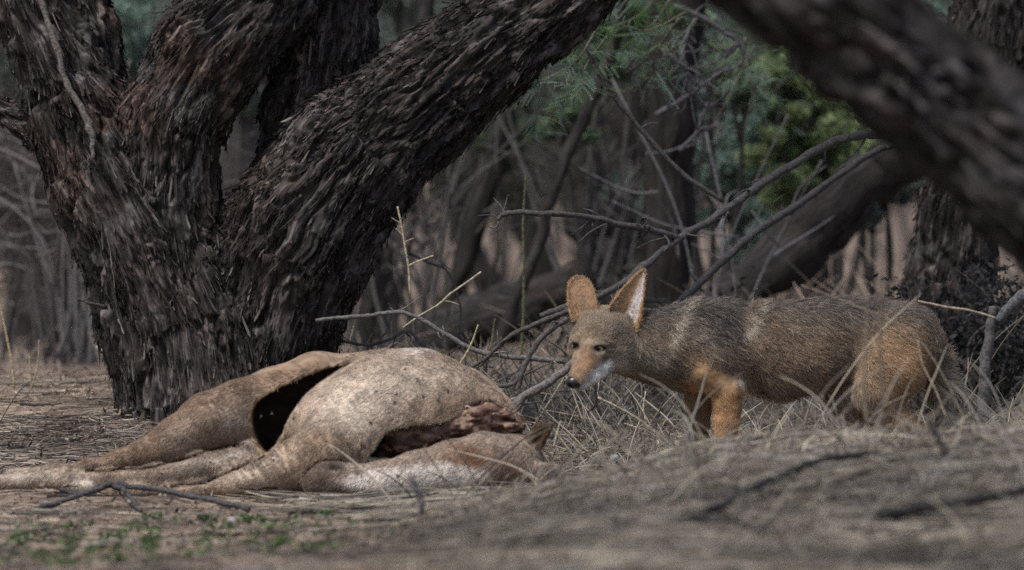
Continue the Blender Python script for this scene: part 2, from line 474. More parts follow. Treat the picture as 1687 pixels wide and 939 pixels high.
def leaf_cloud(mb, centers, rad, n, size, cols, flat=.7):
    centers = np.atleast_2d(centers); rad = np.broadcast_to(rad, len(centers))
    i = R.integers(0, len(centers), n)
    d = nrm(R.normal(size=(n, 3))) * (R.random((n, 1)) ** .45) * np.array([1, 1, flat])
    c = centers[i] + d * rad[i][:, None]
    a = nrm(R.normal(size=(n, 3))); b = nrm(np.cross(a, R.normal(size=(n, 3)))); L = size * R.uniform(.6, 1.5, (n, 1)); W = L * .42
    V = np.stack([c - a * L, c + b * W, c + a * L, c - b * W], 1).reshape(-1, 3)
    cols = np.asarray(cols); cc = cols[R.integers(0, len(cols), n)] * R.uniform(.6, 1.35, (n, 1))
    mb.add(V, np.arange(n * 4).reshape(-1, 4), None, np.repeat(cc, 4, 0))

GREENS = np.array([(.055, .085, .035), (.07, .10, .04), (.05, .08, .05)])
BLUEG = np.array([(.27, .37, .315), (.20, .29, .24), (.33, .43, .36), (.12, .17, .13)])
YELG = np.array([(.28, .35, .16), (.22, .29, .15), (.34, .40, .20), (.13, .18, .10)])
GREYG = np.array([(.19, .235, .20), (.235, .265, .23), (.11, .135, .11)])

def crown(root, centers, rad, n, size=.05, cols=GREENS, name='crown', flat=.6):
    m = MB(); leaf_cloud(m, centers, rad, n, size, cols, flat); o = mesh(name, m, LEAF, root)
    if name == 'foliage': tag(o, kind='stuff')
    return o

# the big forked tree
Dm = 21.7
zb = float(terrain(np.array(P(365, 0, Dm)[0]), np.array(Dm)))
big = empty('forked_tree', (P(365, 0, Dm)[0], Dm, zb), 'massive dark forked tree with shaggy furrowed bark behind the carcass', 'tree')
LM = [
    [(365, 800, 0, 190), (362, 690, 0, 150), (345, 590, 0, 138), (320, 520, 0, 120)],
    [(330, 700, 0, 112), (285, 520, -10, 105), (235, 400, -10, 102), (185, 300, 0, 98), (128, 180, 0, 74), (85, 80, 0, 60), (48, 0, 0, 55), (0, -160, 20, 50)],
    [(185, 330, 60, 40), (158, 200, 70, 42), (138, 60, 70, 42), (120, -60, 80, 38), (105, -160, 80, 34)],
    [(285, 500, -10, 105), (262, 340, -15, 84), (279, 200, -20, 80), (345, 90, -10, 90), (425, -10, 0, 88), (540, -170, 20, 80)],
    [(490, 420, 40, 90), (500, 310, 70, 70), (514, 190, 90, 70), (540, 70, 100, 76), (552, -60, 110, 73), (560, -170, 110, 70)],
    [(405, 700, 0, 108), (445, 530, -10, 103), (488, 390, -20, 120), (580, 265, -15, 108), (690, 172, 0, 92), (800, 85, 10, 80), (905, 8, 30, 70), (1030, -95, 50, 62), (1120, -170, 60, 58)],
    [(110, 215, 0, 40), (30, 195, 20, 20), (-60, 150, 40, 15), (-140, 100, 50, 12)],
]
sdf_tree('trunk', big, LM, Dm, 2.7, (-190, -190, -240), (1170, 740, 240), 1.0, (1, 1, 1), 34000)
up = MB()
for (u, v, d, r), top in (((5, -150, 20, 50), (-.9, 21.2, 3.6)), ((535, -160, 20, 79), (.1, 22.4, 4.2)), ((558, -165, 110, 69), (-.35, 22.9, 4.0)), ((1100, -155, 60, 58), (1.4, 22.0, 3.6)), ((106, -155, 80, 34), (-1.3, 22.6, 3.0))):
    a = to_world(np.array([[u, v, d]], float), Dm)[0]; b = np.array(top)
    up.tube([a, a * .6 + b * .4 + [.05, 0, .12], b * .8 + a * .2, b], [r * Dm / F, r * Dm / F * .8, r * Dm / F * .5, .02], 10, .4, (.8, .8, .8), 6, int(u) % 17)
mesh('upper_limbs', up, BARK, big)
cc = np.array([(-1.1, 21.3, 3.6), (-.2, 22.2, 4.3), (.4, 22.6, 3.9), (1.5, 22, 3.7), (-1.6, 22.8, 3.2), (.7, 21, 4.3), (2.0, 22.5, 3.2)])
crown(big, cc, .9, 4600, .05)
# thin dead twig hanging down the left limb, and fibres
t = MB(); s_ = lambda pts, D: np.array([P(*p, D) for p in pts])
t.tube(s_([(62, -12), (80, 40), (97, 92), (112, 140), (140, 190), (152, 225), (153, 262)], Dm - .15), [.006, .007, .007, .0075, .008, .007, .004], 7, .5, (.16, .14, .125), 6, 3)
mesh('hanging_twig', t, TWIG, big)

# right tree, behind the jackal's hindquarters
Dr = 22.8
def gz(u, D): return float(terrain(np.array(P(u, 0, D)[0]), np.array(D)))
rt = empty('rough_tree', (P(1575, 0, Dr)[0], Dr, gz(1575, Dr)), 'rough barked tree trunk behind the rump of the jackal, passing behind the arching limb', 'tree')
LR = [[(1580, 760, 0, 105), (1575, 640, 0, 84), (1563, 480, 0, 72), (1580, 340, 0, 60), (1618, 190, 0, 62), (1650, 60, 0, 78), (1668, -60, 0, 78), (1680, -170, 0, 70)]]
sdf_tree('trunk', rt, LR, Dr, 3.6, (1400, -180, -150), (1850, 720, 150), .9, (1, 1, 1), 5000, seed=5)
up = MB(); a = to_world(np.array([[1678, -160, 0]], float), Dr)[0]
up.tube([a, a + [.1, 0, .8], a + [.3, .1, 1.9], a + [.5, 0, 2.8]], [.1, .08, .05, .015], 10, .3, (.8, .8, .8)); mesh('upper_limbs', up, BARK, rt)
crown(rt, [a + [.4, .2, 2.4], a + [.9, 0, 2.1], a + [-.2, .3, 2.6], a + [.3, .8, 2.0]], .8, 2600)

# arching limb close to the camera
Da = 14.6
ar = empty('arching_tree', (P(2080, 0, Da)[0], Da, gz(2080, Da)), 'thick dark limb arching across the upper right corner, out of focus', 'tree')
LA = [[(2100, 1130, 0, 175), (2070, 900, 0, 135), (1990, 620, 0, 120), (1850, 420, 0, 110), (1687, 282, 0, 104), (1500, 125, 0, 105), (1345, -5, 0, 106), (1200, -120, 0, 104), (1060, -250, 20, 98), (900, -420, 40, 90)]]
sdf_tree('trunk', ar, LA, Da, 5.0, (800, -520, -160), (2320, 1120, 180), 1.3, (.62, .62, .66), 0, seed=8)
up = MB(); a = to_world(np.array([[905, -415, 40]], float), Da)[0]
up.tube([a, a + [-.3, .1, .5], a + [-.8, .3, 1.5], a + [-1.2, .5, 2.4]], [.08, .07, .04, .01], 10, .3, (.8, .8, .8)); mesh('upper_limbs', up, BARK, ar)
crown(ar, [a + [-1, .6, 2.3], a + [-.4, .8, 1.9], a + [-1.5, .3, 2.0], a + [.4, 1.0, 2.4]], .7, 1500)

# ------------------------------------------------------------------ trees and shrubs further back
def bg_tree(name, label, pts, D, r, tint=(1, 1, 1), h=3.0, leaves=900, cols=GREENS, group=None, forks=2, seed=0):
    """pts: the visible run of the trunk in the picture, from its foot upwards; the crown stands above"""
    u0 = pts[0][0]; x0 = P(u0, 0, D)[0]; z0 = gz(u0, D)
    o = empty(name, (x0, D, z0), label, 'tree', group)
    W = [P(u, v, D) for u, v in pts]
    W[0] = np.array([W[0][0], D, min(W[0][2], z0) - .02])
    k = np.array(W[-1]) - np.array(W[-2]); k = k / np.linalg.norm(k)
    top = W[-1] + np.array([k[0] * .8, .1, 0]) + [0, 0, max(.4, h - W[-1][2])]
    W = W + [W[-1] * .5 + top * .5 + np.array([k[0] * .2, 0, .1]), top]
    rr = np.array([r * 1.25] + [r] * (len(pts) - 1) + [r * .6, r * .2]) * D / F
    m = MB(); m.tube(W, rr, 14, .35, tint, 6, seed)
    for q in range(forks):
        b = W[-3] * (.7 - .3 * q) + W[-1] * (.3 + .3 * q); e = b + np.array([R.uniform(-.7, .7), R.uniform(-.6, .6), R.uniform(.4, 1.0)])
        m.tube([b, (b + e) / 2 + [0, 0, .08], e], [r * .5 * D / F, r * .35 * D / F, .006], 8, .4, tint, 5, seed + q)
    mesh('trunk', m, BARK_FAR, o)
    if leaves:
        cs = W[-1] + R.normal(0, .45, (6, 3)) * np.array([1.2, 1.2, .5]); crown(o, cs, .6, leaves * 2, .014, cols)
    return o

def shrub(name, label, u, D, h, stems, leaves, cols, wide=.5, group=None, tint=(.05, .046, .045), size=.03, cat='shrub', low=.2, lean=0, rs=.009):
    x0 = P(u, 0, D)[0]; z0 = gz(u, D); o = empty(name, (x0, D, z0), label, cat, group); b0 = np.array([x0, D, z0 - .02])
    m = MB(); tips = []
    for q in range(stems):
        e = np.array([R.normal(lean, wide), R.normal(0, wide * .6), h * R.uniform(.6, 1.05)])
        mid = e * np.array([.35, .35, .55]) + R.normal(0, .05, 3); b = b0 + [R.normal(0, .06), R.normal(0, .06), 0]
        m.tube([b, b + mid, b + e], [rs * R.uniform(.8, 1.6), rs * .75, .003], 6, .6, np.array(tint) * R.uniform(.7, 1.3), 6, q)
        tips += [b + e, b + mid * .4 + e * .6]
        for f in range(3):
            st = b + mid * .5 + e * .5 * R.uniform(.3, 1); en = st + np.array([R.normal(0, .25), R.normal(0, .2), R.uniform(-.05, .35)]) * h * .6
            m.tube([st, (st + en) / 2 + R.normal(0, .02, 3), en], [.004, .003, .0015], 5, .5, np.array(tint) * R.uniform(.7, 1.3), 5, q + f); tips.append(en)
    mesh('stems', m, TWIG, o)
    if leaves:
        tips = np.array(tips); tips = tips[tips[:, 2] > z0 + h * low]; crown(o, tips, .15 * h ** .5, leaves * (9 if size < .0155 and D > 26 else 1), size, cols, 'foliage', .8)
    return o

bg_tree('dark_tree', 'dark upright trunk at centre right, behind the dead branches', [(1095, 640), (1100, 420), (1105, 200), (1112, 40), (1118, -40)], 25.3, 42, (.5, .46, .44), 3.4, 1600, seed=1)
bg_tree('leaning_tree', 'thick trunk leaning right behind the dead branches and under the arching limb', [(1130, 610), (1250, 455), (1370, 345), (1480, 255), (1600, 140), (1690, 40)], 26, 46, (.8, .74, .74), 3.2, 1600, seed=2)
bg_tree('slim_tree', 'slim dark stem among pale green foliage under the arching limb', [(1240, 470), (1262, 330), (1290, 200), (1315, 80), (1330, -30)], 27.5, 13, (.7, .65, .65), 2.8, 700, seed=3)
bg_tree('grey_tree', 'broad grey blurred trunk rising behind the ears of the jackal', [(1020, 600), (1000, 470), (985, 380), (955, 250), (930, 90), (920, -40)], 29, 44, (1.05, .98, 1.0), 3.5, 1500, seed=4)
bg_tree('slim_tree', 'nearer of two slim blurred stems just right of the forked trunk', [(600, 590), (606, 500), (612, 420), (640, 330), (680, 200), (700, 60), (705, -30)], 26.5, 15, (.6, .6, .6), 3.0, 800, seed=5)
bg_tree('slim_tree', 'blurred stem crossing behind the pale upright twig, leaning left', [(640, 585), (622, 500), (640, 420), (600, 330), (560, 220), (530, 100)], 28, 13, (.7, .7, .7), 3.0, 700, seed=6)
bg_tree('crooked_tree', 'crooked blurred stem leaning right, behind the carcass back', [(715, 590), (745, 480), (790, 360), (820, 240), (838, 120), (850, -30)], 27, 17, (.65, .63, .6), 3.2, 800, seed=7)
bg_tree('crooked_tree', 'blurred stem leaning left across pinkish soil, above the carcass back', [(860, 600), (815, 500), (775, 400), (740, 290), (700, 170), (690, 40)], 31, 22, (.6, .56, .55), 3.2, 900, seed=8)
bg_tree('crooked_tree', 'blurred stem leaning right, beside the tip of the horizontal dead branch', [(800, 610), (850, 490), (890, 400), (905, 330), (950, 220), (1000, 100), (1030, -20)], 25.5, 10, (.8, .78, .8), 2.8, 600, seed=9)
bg_tree('grey_tree', 'grey blurred trunk seen through the fork of the massive tree', [(370, 640), (385, 400), (392, 250), (400, 120), (415, -30)], 33, 40, (1.1, 1.05, 1.1), 3.6, 1300, seed=10)
bg_tree('grey_tree', 'wide grey blurred trunk left of the massive tree', [(60, 640), (75, 500), (60, 350), (20, 230), (-10, 100), (-30, -30)], 30, 60, (.95, .92, .95), 3.6, 1300, seed=11)
bg_tree('crooked_tree', 'blurred stem leaning right near the left picture edge', [(150, 630), (110, 480), (40, 380), (10, 300), (-60, 150)], 27.5, 22, (.75, .73, .75), 3.0, 700, seed=12)
bg_tree('crooked_tree', 'dark blurred stem behind the tip of the horizontal dead branch', [(930, 620), (900, 480), (850, 330), (830, 200), (815, 60), (810, -40)], 33, 30, (.5, .47, .46), 3.4, 1000, seed=13)
bg_tree('dark_tree', 'dark trunk far behind, seen between the jackal ears and the dark upright trunk', [(1060, 600), (1045, 380), (1030, 200), (1040, 60), (1040, -40)], 38, 36, (.5, .47, .46), 3.8, 1300, seed=14)
bg_tree('dark_tree', 'dark trunk at the right edge, behind the rough barked tree', [(1730, 620), (1715, 400), (1700, 200), (1690, -40)], 31, 40, (.6, .56, .55), 3.8, 1300, seed=15)

# fallen log behind the carcass
lg = MB(); lg.tube([P(640, 600, 26.5), P(760, 540, 26.4), P(850, 505, 26.3), P(960, 480, 26.2)], [.05, .085, .09, .07], 14, .4, (.75, .7, .7), 6, 4)
tag(mesh('fallen_log', lg, BARK_FAR), 'blurred dark fallen log lying behind the carcass', 'log')

shrub('thorn_shrub', 'grey tangle of bare stems left of the massive tree', 130, 26, .85, 16, 0, GREYG, .28, tint=(.16, .145, .145), rs=.006)
def leafy(label, u, D, clumps, cols, n, size=.0085, name='leafy_tree'):
    x0 = P(u, 0, D)[0]; z0 = gz(u, D); o = empty(name, (x0, D, z0), label, 'tree'); m = MB(); b0 = np.array([x0, D, z0 - .02]); cs = []; rs = []
    for q, (cu, cv, r) in enumerate(clumps):
        c = P(cu, cv, D) + [0, R.normal(0, .12), 0]; fk = b0 * .55 + c * .45 + [0, 0, .08]
        m.tube([b0 + R.normal(0, .02, 3) * [1, 1, 0], fk + R.normal(0, .04, 3), c], [.014, .009, .003], 7, .4, (.055, .05, .048), 6, q)
        for k in range(7):
            cc_ = c + R.normal(0, .55, 3) * r * D / F * [1.1, 1, .8]; cs.append(cc_); rs.append(r * D / F * R.uniform(.35, .65))
            m.tube([c * .6 + fk * .4, (c + cc_) / 2 + R.normal(0, .02, 3), cc_], [.004, .003, .0012], 5, .4, (.08, .073, .07), 4, k)
    mesh('stems', m, TWIG, o)
    f = MB(); leaf_cloud(f, np.array(cs), np.array(rs), n * len(clumps), size, cols, .8); tag(mesh('foliage', f, LEAF, o), kind='stuff')
    return o
leafy('pale bluish green tree seen between the two left limbs of the massive tree', 235, 27.5, [(235, 30, 70), (215, 110, 55), (255, 90, 50)], BLUEG, 3000)
leafy('grey green tree seen above the big slanting limb', 655, 28.5, [(650, 20, 70), (700, 70, 60), (640, 110, 45)], GREYG, 2600)
leafy('yellow green tree hanging under the arching limb, right of the slim dark stem', 1360, 27, [(1265, 180, 55), (1315, 235, 55), (1290, 305, 45), (1250, 130, 45), (1420, 235, 45), (1300, 110, 60), (1340, 170, 65), (1390, 215, 60), (1350, 250, 55), (1400, 270, 45), (1345, 290, 40)], YELG, 3000)
leafy('bluish green tree between the dark upright trunk and the slim dark stem', 1225, 27.5, [(1200, 180, 55), (1225, 240, 55), (1245, 300, 45), (1190, 340, 45), (1270, 390, 45), (1215, 410, 40), (1170, 270, 45), (1260, 230, 45)], BLUEG, 3200)
leafy('grey green tree behind the grey bare thorny branch', 1180, 26.5, [(1190, 110, 50), (1225, 150, 45), (1170, 60, 40)], GREYG * [1, 1.1, .9], 2200)
leafy('pale green tree at the top right, between arching limb and rough barked tree', 1530, 27, [(1535, 20, 45), (1545, 90, 40)], BLUEG, 2600)
leafy('greenish tree at the far left edge beside the massive tree', 5, 29, [(5, 110, 50), (10, 40, 45)], GREYG, 2200)
leafy('dim green tree high up behind the acacia sprays', 1010, 26.5, [(960, 120, 60), (1000, 70, 60), (1050, 40, 55), (1080, 110, 45), (920, 190, 45)], np.array([(.16, .23, .13), (.20, .27, .17), (.09, .13, .08)]), 2600)
leafy('dark bluish tree low behind the horizontal dead branch', 1045, 29, [(1040, 320, 45), (1060, 370, 35), (880, 180, 40)], BLUEG * .6, 1500)
leafy('small green tree at the underside of the big slanting limb', 590, 28, [(600, 400, 36), (580, 430, 30), (840, 230, 40)], np.array([(.07, .11, .04), (.05, .07, .035)]), 1500)
leafy('greyish green tree between the leaning trunk and the rough barked tree', 1450, 27.5, [(1455, 310, 40), (1430, 350, 35), (1480, 290, 35)], GREYG, 1800)
leafy('grey tree in the gap between the second and the third limb of the massive tree', 395, 29, [(390, 90, 40), (400, 170, 35)], GREYG * .8, 1500)
shrub('dry_shrub', 'low dry grey brown shrub at the left edge beyond the earth bank', 10, 27, .75, 10, 500, np.array([(.12, .10, .09), (.08, .07, .065), (.16, .135, .115)]), .22, tint=(.12, .105, .10), size=.0085, rs=.005)
shrub('dry_shrub', 'low dry grey brown shrub touching the left side of the massive trunk', 150, 27.5, .95, 12, 600, np.array([(.11, .10, .095), (.07, .065, .062), (.15, .13, .12)]), .22, tint=(.11, .10, .10), size=.0085, rs=.005)
shrub('dry_shrub', 'dull green brown shrub behind the looping grey twig', 790, 28.5, .9, 9, 420, np.array([(.07, .085, .05), (.09, .085, .06), (.05, .05, .04)]), .2, tint=(.07, .065, .06), size=.0085, rs=.005)
shrub('thorn_shrub', 'bare grey brush behind the horizontal dead branch', 960, 26.5, .9, 10, 0, GREYG, .28, tint=(.08, .075, .075), rs=.006)
shrub('thorn_shrub', 'bare brush of dark stems behind the carcass rump', 720, 25.8, .7, 9, 0, GREYG, .25, tint=(.08, .072, .07), rs=.006)
shrub('thorn_shrub', 'grey thorny tangle of dead twigs hanging beside the dark upright trunk', 1185, 24.4, .9, 4, 0, BLUEG, .16, tint=(.15, .14, .145), rs=.004)
shrub('dark_bush', 'low dark bush between the jackal rump and the grey post', 1600, 22.3, .34, 14, 5000, np.array([(.04, .04, .042), (.055, .054, .052), (.075, .07, .065)]), .1, size=.009, low=.05, tint=(.1, .09, .085), rs=.005)
shrub('dark_bush', 'low dark bush under the belly and chest of the jackal', 1110, 23.2, .3, 10, 900, np.array([(.03, .03, .026), (.05, .045, .035)]), .12, size=.009, low=.05, tint=(.1, .09, .085), rs=.004)
for k in range(15):
    u = -150 + 135 * k + R.uniform(-30, 30); D = R.uniform(36, 52)
    shrub('far_shrub', 'blurred grey green shrub far behind the trunks', u, D, R.uniform(1.5, 2.6), 6, 4200, [GREYG, GREENS, BLUEG][k % 3] * .9, .45, 'shrubs far behind the trees', tint=(.06, .055, .055), size=.016, rs=.012, low=.35)
# far wood that reads as one mass
fw = MB()
xs = R.uniform(-9, 9, 260); ys = R.uniform(70, 100, 260)
for x, y in zip(xs, ys):
    h = R.uniform(2.5, 5); l = R.normal(0, .5); z = .1
    fw.tube([(x, y, z), (x + l * .5, y, z + h * .5), (x + l, y, z + h)], [R.uniform(.05, .13), .05, .02], 6, .4, np.array((.085, .075, .072)) * R.uniform(.6, 1.3), 4, int(h * 10))
leaf_cloud(fw, np.stack([R.uniform(-10, 10, 420), R.uniform(66, 100, 420), R.uniform(.9, 5.5, 420)], -1), .8, 70000, .05, np.vstack([GREYG * .8, GREENS, BLUEG * .6]), .7)
tag(mesh('far_wood', fw, TWIG), 'dim grey green woodland closing the view', 'woodland', kind='stuff')

# ------------------------------------------------------------------ the carcass
Dk = 20.0
HOLE = [(580, 597), (542, 607), (505, 620), (458, 641), (426, 660), (415, 684), (420, 718), (436, 744), (447, 741), (462, 720), (474, 692), (490, 667), (512, 643), (548, 617)]
WOUND = [(604, 752), (618, 736), (634, 714), (652, 702), (690, 697), (726, 694), (752, 686), (775, 668), (800, 660), (826, 668), (850, 690), (852, 712), (812, 708), (770, 712), (730, 724), (690, 742), (650, 753)]

HOLE = [tuple(a) for a in catmull(HOLE + HOLE[:1], 4)[:-1]]
WOUND = [tuple(a) for a in catmull(WOUND + WOUND[:1], 3)[:-1]]

def carcass_head(p):
    p = p + np.array([0, -4, 16], np.float32)
    # neck and head lie in front
    nk = chain(p, [(770, 748, 60, 40), (845, 750, 10, 36), (850, 756, -70, 42)], 20)
    hd = chain(p, [(846, 758, -86, 43), (800, 757, -96, 49), (745, 763, -100, 41), (690, 772, -102, 34), (630, 783, -104, 27), (580, 786, -104, 26), (540, 786, -104, 28), (530, 790, -104, 25)], 18, .8)
    hd = smin(hd, ell(p, (775, 732, -112), (34, 10, 16)), 14)                     # brow
    hd = smin(hd, ell(p, (555, 764, -110), (20, 9, 18)), 8)                       # nostril rim
    hd = -smin(-hd, ell(p, (553, 763, -131), (11, 5, 8)), 4)                      # nostril
    hd = -smin(-hd, chain(p, [(512, 800, -128, 3.0), (560, 803, -130, 3.0), (610, 800, -130, 2.0)]), 5)   # mouth line
    hd = smin(hd, nk, 24)
    ear = chain(p, [(868, 742, -90, 18), (880, 720, -94, 16), (892, 704, -92, 13), (908, 692, -88, 5)], 5, .5)
    ear = -smin(-ear, seg(p, (880, 722, -104), (900, 700, -98), 6, 4), 4)
    hd = smin(hd, ear, 4)
    e2 = chain(p, [(880, 765, -110, 14), (912, 772, -116, 15), (935, 782, -118, 7)], 8, .5)
    hd = smin(hd, e2, 8)
    return hd

def carcass_fn(p):
    d = chain(p, [(560, 716, 0, 80), (632, 690, 10, 97), (712, 688, 30, 92), (775, 702, 30, 57)], 30)
    d = smin(d, chain(p, [(588, 608, 20, 22), (640, 599, 30, 18), (700, 602, 40, 18)], 8), 30)
    d = smin(d, chain(p, [(700, 676, 60, 86), (768, 668, 75, 48), (815, 690, 60, 38)], 30), 40)
    hb = chain(p, [(590, 628, 95, 46), (520, 650, 90, 60), (455, 676, 70, 66), (400, 686, 30, 56), (345, 697, 10, 46), (288, 730, 0, 36), (240, 747, 0, 21), (195, 759, 0, 13), (150, 769, 0, 9), (90, 776, 0, 9), (20, 782, 10, 10)], 22)
    d = smin(d, hb, 26)
    d = smin(d, seg(p, (480, 700, 60), (520, 720, 60), 72, 70), 26)
    lh = chain(p, [(430, 752, 10, 44), (395, 764, -30, 30), (330, 770, -48, 26), (260, 782, -52, 18), (180, 785, -50, 15), (112, 786, -44, 17), (50, 790, -40, 12), (-60, 797, -34, 11), (-130, 798, -34, 14), (-160, 800, -34, 9)], 14)
    lh = lh - 0.0
    lh = smin(lh, ell(p, (138, 797, -52), (28, 11, 14)), 5)
    d = smin(d, lh, 5)
    fl = chain(p, [(600, 705, -42, 58), (560, 728, -62, 54), (515, 757, -70, 47), (455, 776, -72, 34), (392, 794, -72, 19), (330, 804, -70, 10), (285, 807, -68, 7), (225, 808, -66, 8), (190, 808, -66, 9)], 22)
    d = smin(d, fl, 14)
    q2 = p.copy(); q2[:, 2] = 0
    for ln, r_, dd in (([(145, 775, 0), (240, 771, 0), (300, 757, 0), (345, 742, 0), (392, 733, 0)], 2.2, 5), ([(285, 800, 0), (340, 793, 0), (392, 771, 0), (430, 754, 0), (447, 744, 0)], 2.0, -20)):
        cr = np.maximum(np.minimum.reduce([seg(q2, a_, b_, r_, r_) for a_, b_ in zip(ln[:-1], ln[1:])]) - 0, p[:, 2] - dd); d = -smin(-d, cr, 5)
    # cut: open belly and the torn side
    d = d - 2.6 * np.exp(-((p[:, 0] - 520) / 30) ** 2 - ((p[:, 1] - 592) / 16) ** 2) * 3
    rb = (p[:, 0] - 600) * .80 + (p[:, 1] - 600) * .35
    d = d + .9 * np.sin(rb / 5.2 + 1.5 * fbm(p / 50, 2, 14)) * np.exp(-((p[:, 0] - 690) / 75) ** 2 - ((p[:, 1] - 640) / 45) ** 2)
    wr = np.abs(fbm(np.stack([(p[:, 0] - .55 * p[:, 1]) / 13, (p[:, 1] + .55 * p[:, 0]) / 55, p[:, 2] / 30], -1), 2, 15) - .5)
    d = d + 7 * smooth(.10, .0, wr) * (.05 + np.exp(-((p[:, 0] - 415) / 45) ** 2 - ((p[:, 1] - 735) / 35) ** 2) + .8 * np.exp(-((p[:, 0] - 590) / 40) ** 2 - ((p[:, 1] - 735) / 30) ** 2))
    hole = np.maximum(poly(p, HOLE) + 9 * (fbm(p / 9, 2, 8) - .5), np.maximum(p[:, 2] - 62, -400 - p[:, 2]))
    d = -smin(-d, hole, 5)
    wd = np.maximum(poly(p, WOUND) + 3 * (noise(p / 9, 3) - .5), np.maximum(p[:, 2] - 8, -400 - p[:, 2]))
    d = -smin(-d, wd, 5)
    hq = carcass_head(p)
    d = smin(np.maximum(d, 5.0 - hq), hq, .5)
    return d + 2.4 * (fbm(p / 34, 2, 4) - .5)

V, Q = nets(carcass_fn, (-185, 545, -175), (960, 835, 200), 2.3)
Wk = to_world(V, Dk); Nk = vnormals(Wk, Q)
def gb(p, u, v, ru, rv, rot=0):
    c, s = math.cos(rot), math.sin(rot); x = p[:, 0] - u; y = p[:, 1] - v
    return np.exp(-(((x * c + y * s) / ru) ** 2 + ((-x * s + y * c) / rv) ** 2))
c3 = lambda *a: np.array(a, float)
def carcass_col(p):
    n1 = fbm(p / 30, 3, 11); n2 = fbm(p / 7, 3, 12)
    C = np.tile(c3(.27, .205, .15), (len(p), 1))
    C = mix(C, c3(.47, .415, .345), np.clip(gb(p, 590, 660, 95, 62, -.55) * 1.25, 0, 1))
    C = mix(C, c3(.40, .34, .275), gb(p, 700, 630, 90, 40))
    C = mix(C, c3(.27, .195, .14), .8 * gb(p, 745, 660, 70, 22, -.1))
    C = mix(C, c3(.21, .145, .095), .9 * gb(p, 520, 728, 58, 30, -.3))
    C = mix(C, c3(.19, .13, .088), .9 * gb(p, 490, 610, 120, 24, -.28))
    C = mix(C, c3(.12, .085, .062), .85 * gb(p, 330, 722, 80, 24, -.35))  # underside of the upper hind leg: its shade painted darker into the hide
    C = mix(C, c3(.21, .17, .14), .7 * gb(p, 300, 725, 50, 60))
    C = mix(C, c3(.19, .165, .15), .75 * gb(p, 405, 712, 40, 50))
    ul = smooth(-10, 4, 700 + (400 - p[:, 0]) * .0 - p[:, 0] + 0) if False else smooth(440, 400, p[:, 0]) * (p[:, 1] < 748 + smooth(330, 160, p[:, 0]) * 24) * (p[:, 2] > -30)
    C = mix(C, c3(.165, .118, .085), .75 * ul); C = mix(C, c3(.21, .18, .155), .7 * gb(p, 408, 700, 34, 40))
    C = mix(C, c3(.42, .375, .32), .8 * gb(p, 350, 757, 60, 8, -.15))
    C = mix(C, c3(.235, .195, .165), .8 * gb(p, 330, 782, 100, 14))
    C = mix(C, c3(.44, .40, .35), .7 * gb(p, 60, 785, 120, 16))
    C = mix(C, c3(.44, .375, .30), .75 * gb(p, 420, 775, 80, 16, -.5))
    C = mix(C, c3(.60, .56, .48), .9 * smooth(5, 1, ell(p, (138, 797, -52), (28, 11, 14))))
    C = mix(C, c3(.55, .52, .48), .7 * gb(p, 690, 578, 30, 6))
    hx = carcass_head(p) < 3.5
    H = np.tile(c3(.265, .215, .175), (len(p), 1))
    H = mix(H, c3(.17, .098, .06), np.clip(1.1 * gb(p, 775, 748, 42, 22, .3), 0, 1))
    H = mix(H, c3(.19, .11, .07), .95 * gb(p, 836, 782, 32, 30))
    wp = poly(p, [(560, 784), (600, 772), (700, 759), (735, 754), (770, 762), (808, 770), (812, 782), (780, 796), (720, 802), (640, 806), (580, 803)]) + 16 * (n2 - .5) + 12 * (n1 - .5)
    H = mix(H, c3(.60, .565, .515), .95 * smooth(5, -6, wp))
    H = mix(H, c3(.095, .068, .052), .95 * gb(p, 524, 786, 34, 32))
    H = mix(H, c3(.05, .04, .035), np.clip(1.2 * gb(p, 553, 763, 14, 6), 0, 1))
    H = mix(H, c3(.10, .075, .06), .8 * gb(p, 555, 803, 40, 4))
    H = mix(H, c3(.075, .048, .025), np.clip(1.5 * gb(p, 894, 708, 22, 26), 0, 1))
    H = mix(H, c3(.10, .09, .09), .85 * gb(p, 915, 775, 24, 14))
    C = np.where(hx[:, None], H, C)
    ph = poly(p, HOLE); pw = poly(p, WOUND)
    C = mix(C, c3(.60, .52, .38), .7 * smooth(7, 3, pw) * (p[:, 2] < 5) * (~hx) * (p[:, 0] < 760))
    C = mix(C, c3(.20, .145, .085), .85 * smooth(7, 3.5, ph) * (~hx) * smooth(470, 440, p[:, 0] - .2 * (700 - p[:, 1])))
    C = mix(C, c3(.016, .010, .009), smooth(1.5, -2.5, ph) * (~hx))  # near-black inside the opening: the hollow's shade as well as dried blood
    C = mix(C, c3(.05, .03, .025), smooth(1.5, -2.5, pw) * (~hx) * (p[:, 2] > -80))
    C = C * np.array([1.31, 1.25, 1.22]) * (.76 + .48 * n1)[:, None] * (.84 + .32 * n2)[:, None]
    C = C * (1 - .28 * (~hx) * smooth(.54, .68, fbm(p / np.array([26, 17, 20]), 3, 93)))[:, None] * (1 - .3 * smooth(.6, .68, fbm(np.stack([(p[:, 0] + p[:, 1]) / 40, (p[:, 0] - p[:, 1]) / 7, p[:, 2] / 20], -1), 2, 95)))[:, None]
    return C
kc = empty('carcass', (P(600, 0, Dk)[0], Dk, .03), 'pale tan hoofed animal carcass lying on its side, belly torn open and white cheek patch', 'carcass')
body = mesh('body', (Wk, Q, np.zeros((0, 3), int), carcass_col(V), Wk), HIDE, kc)
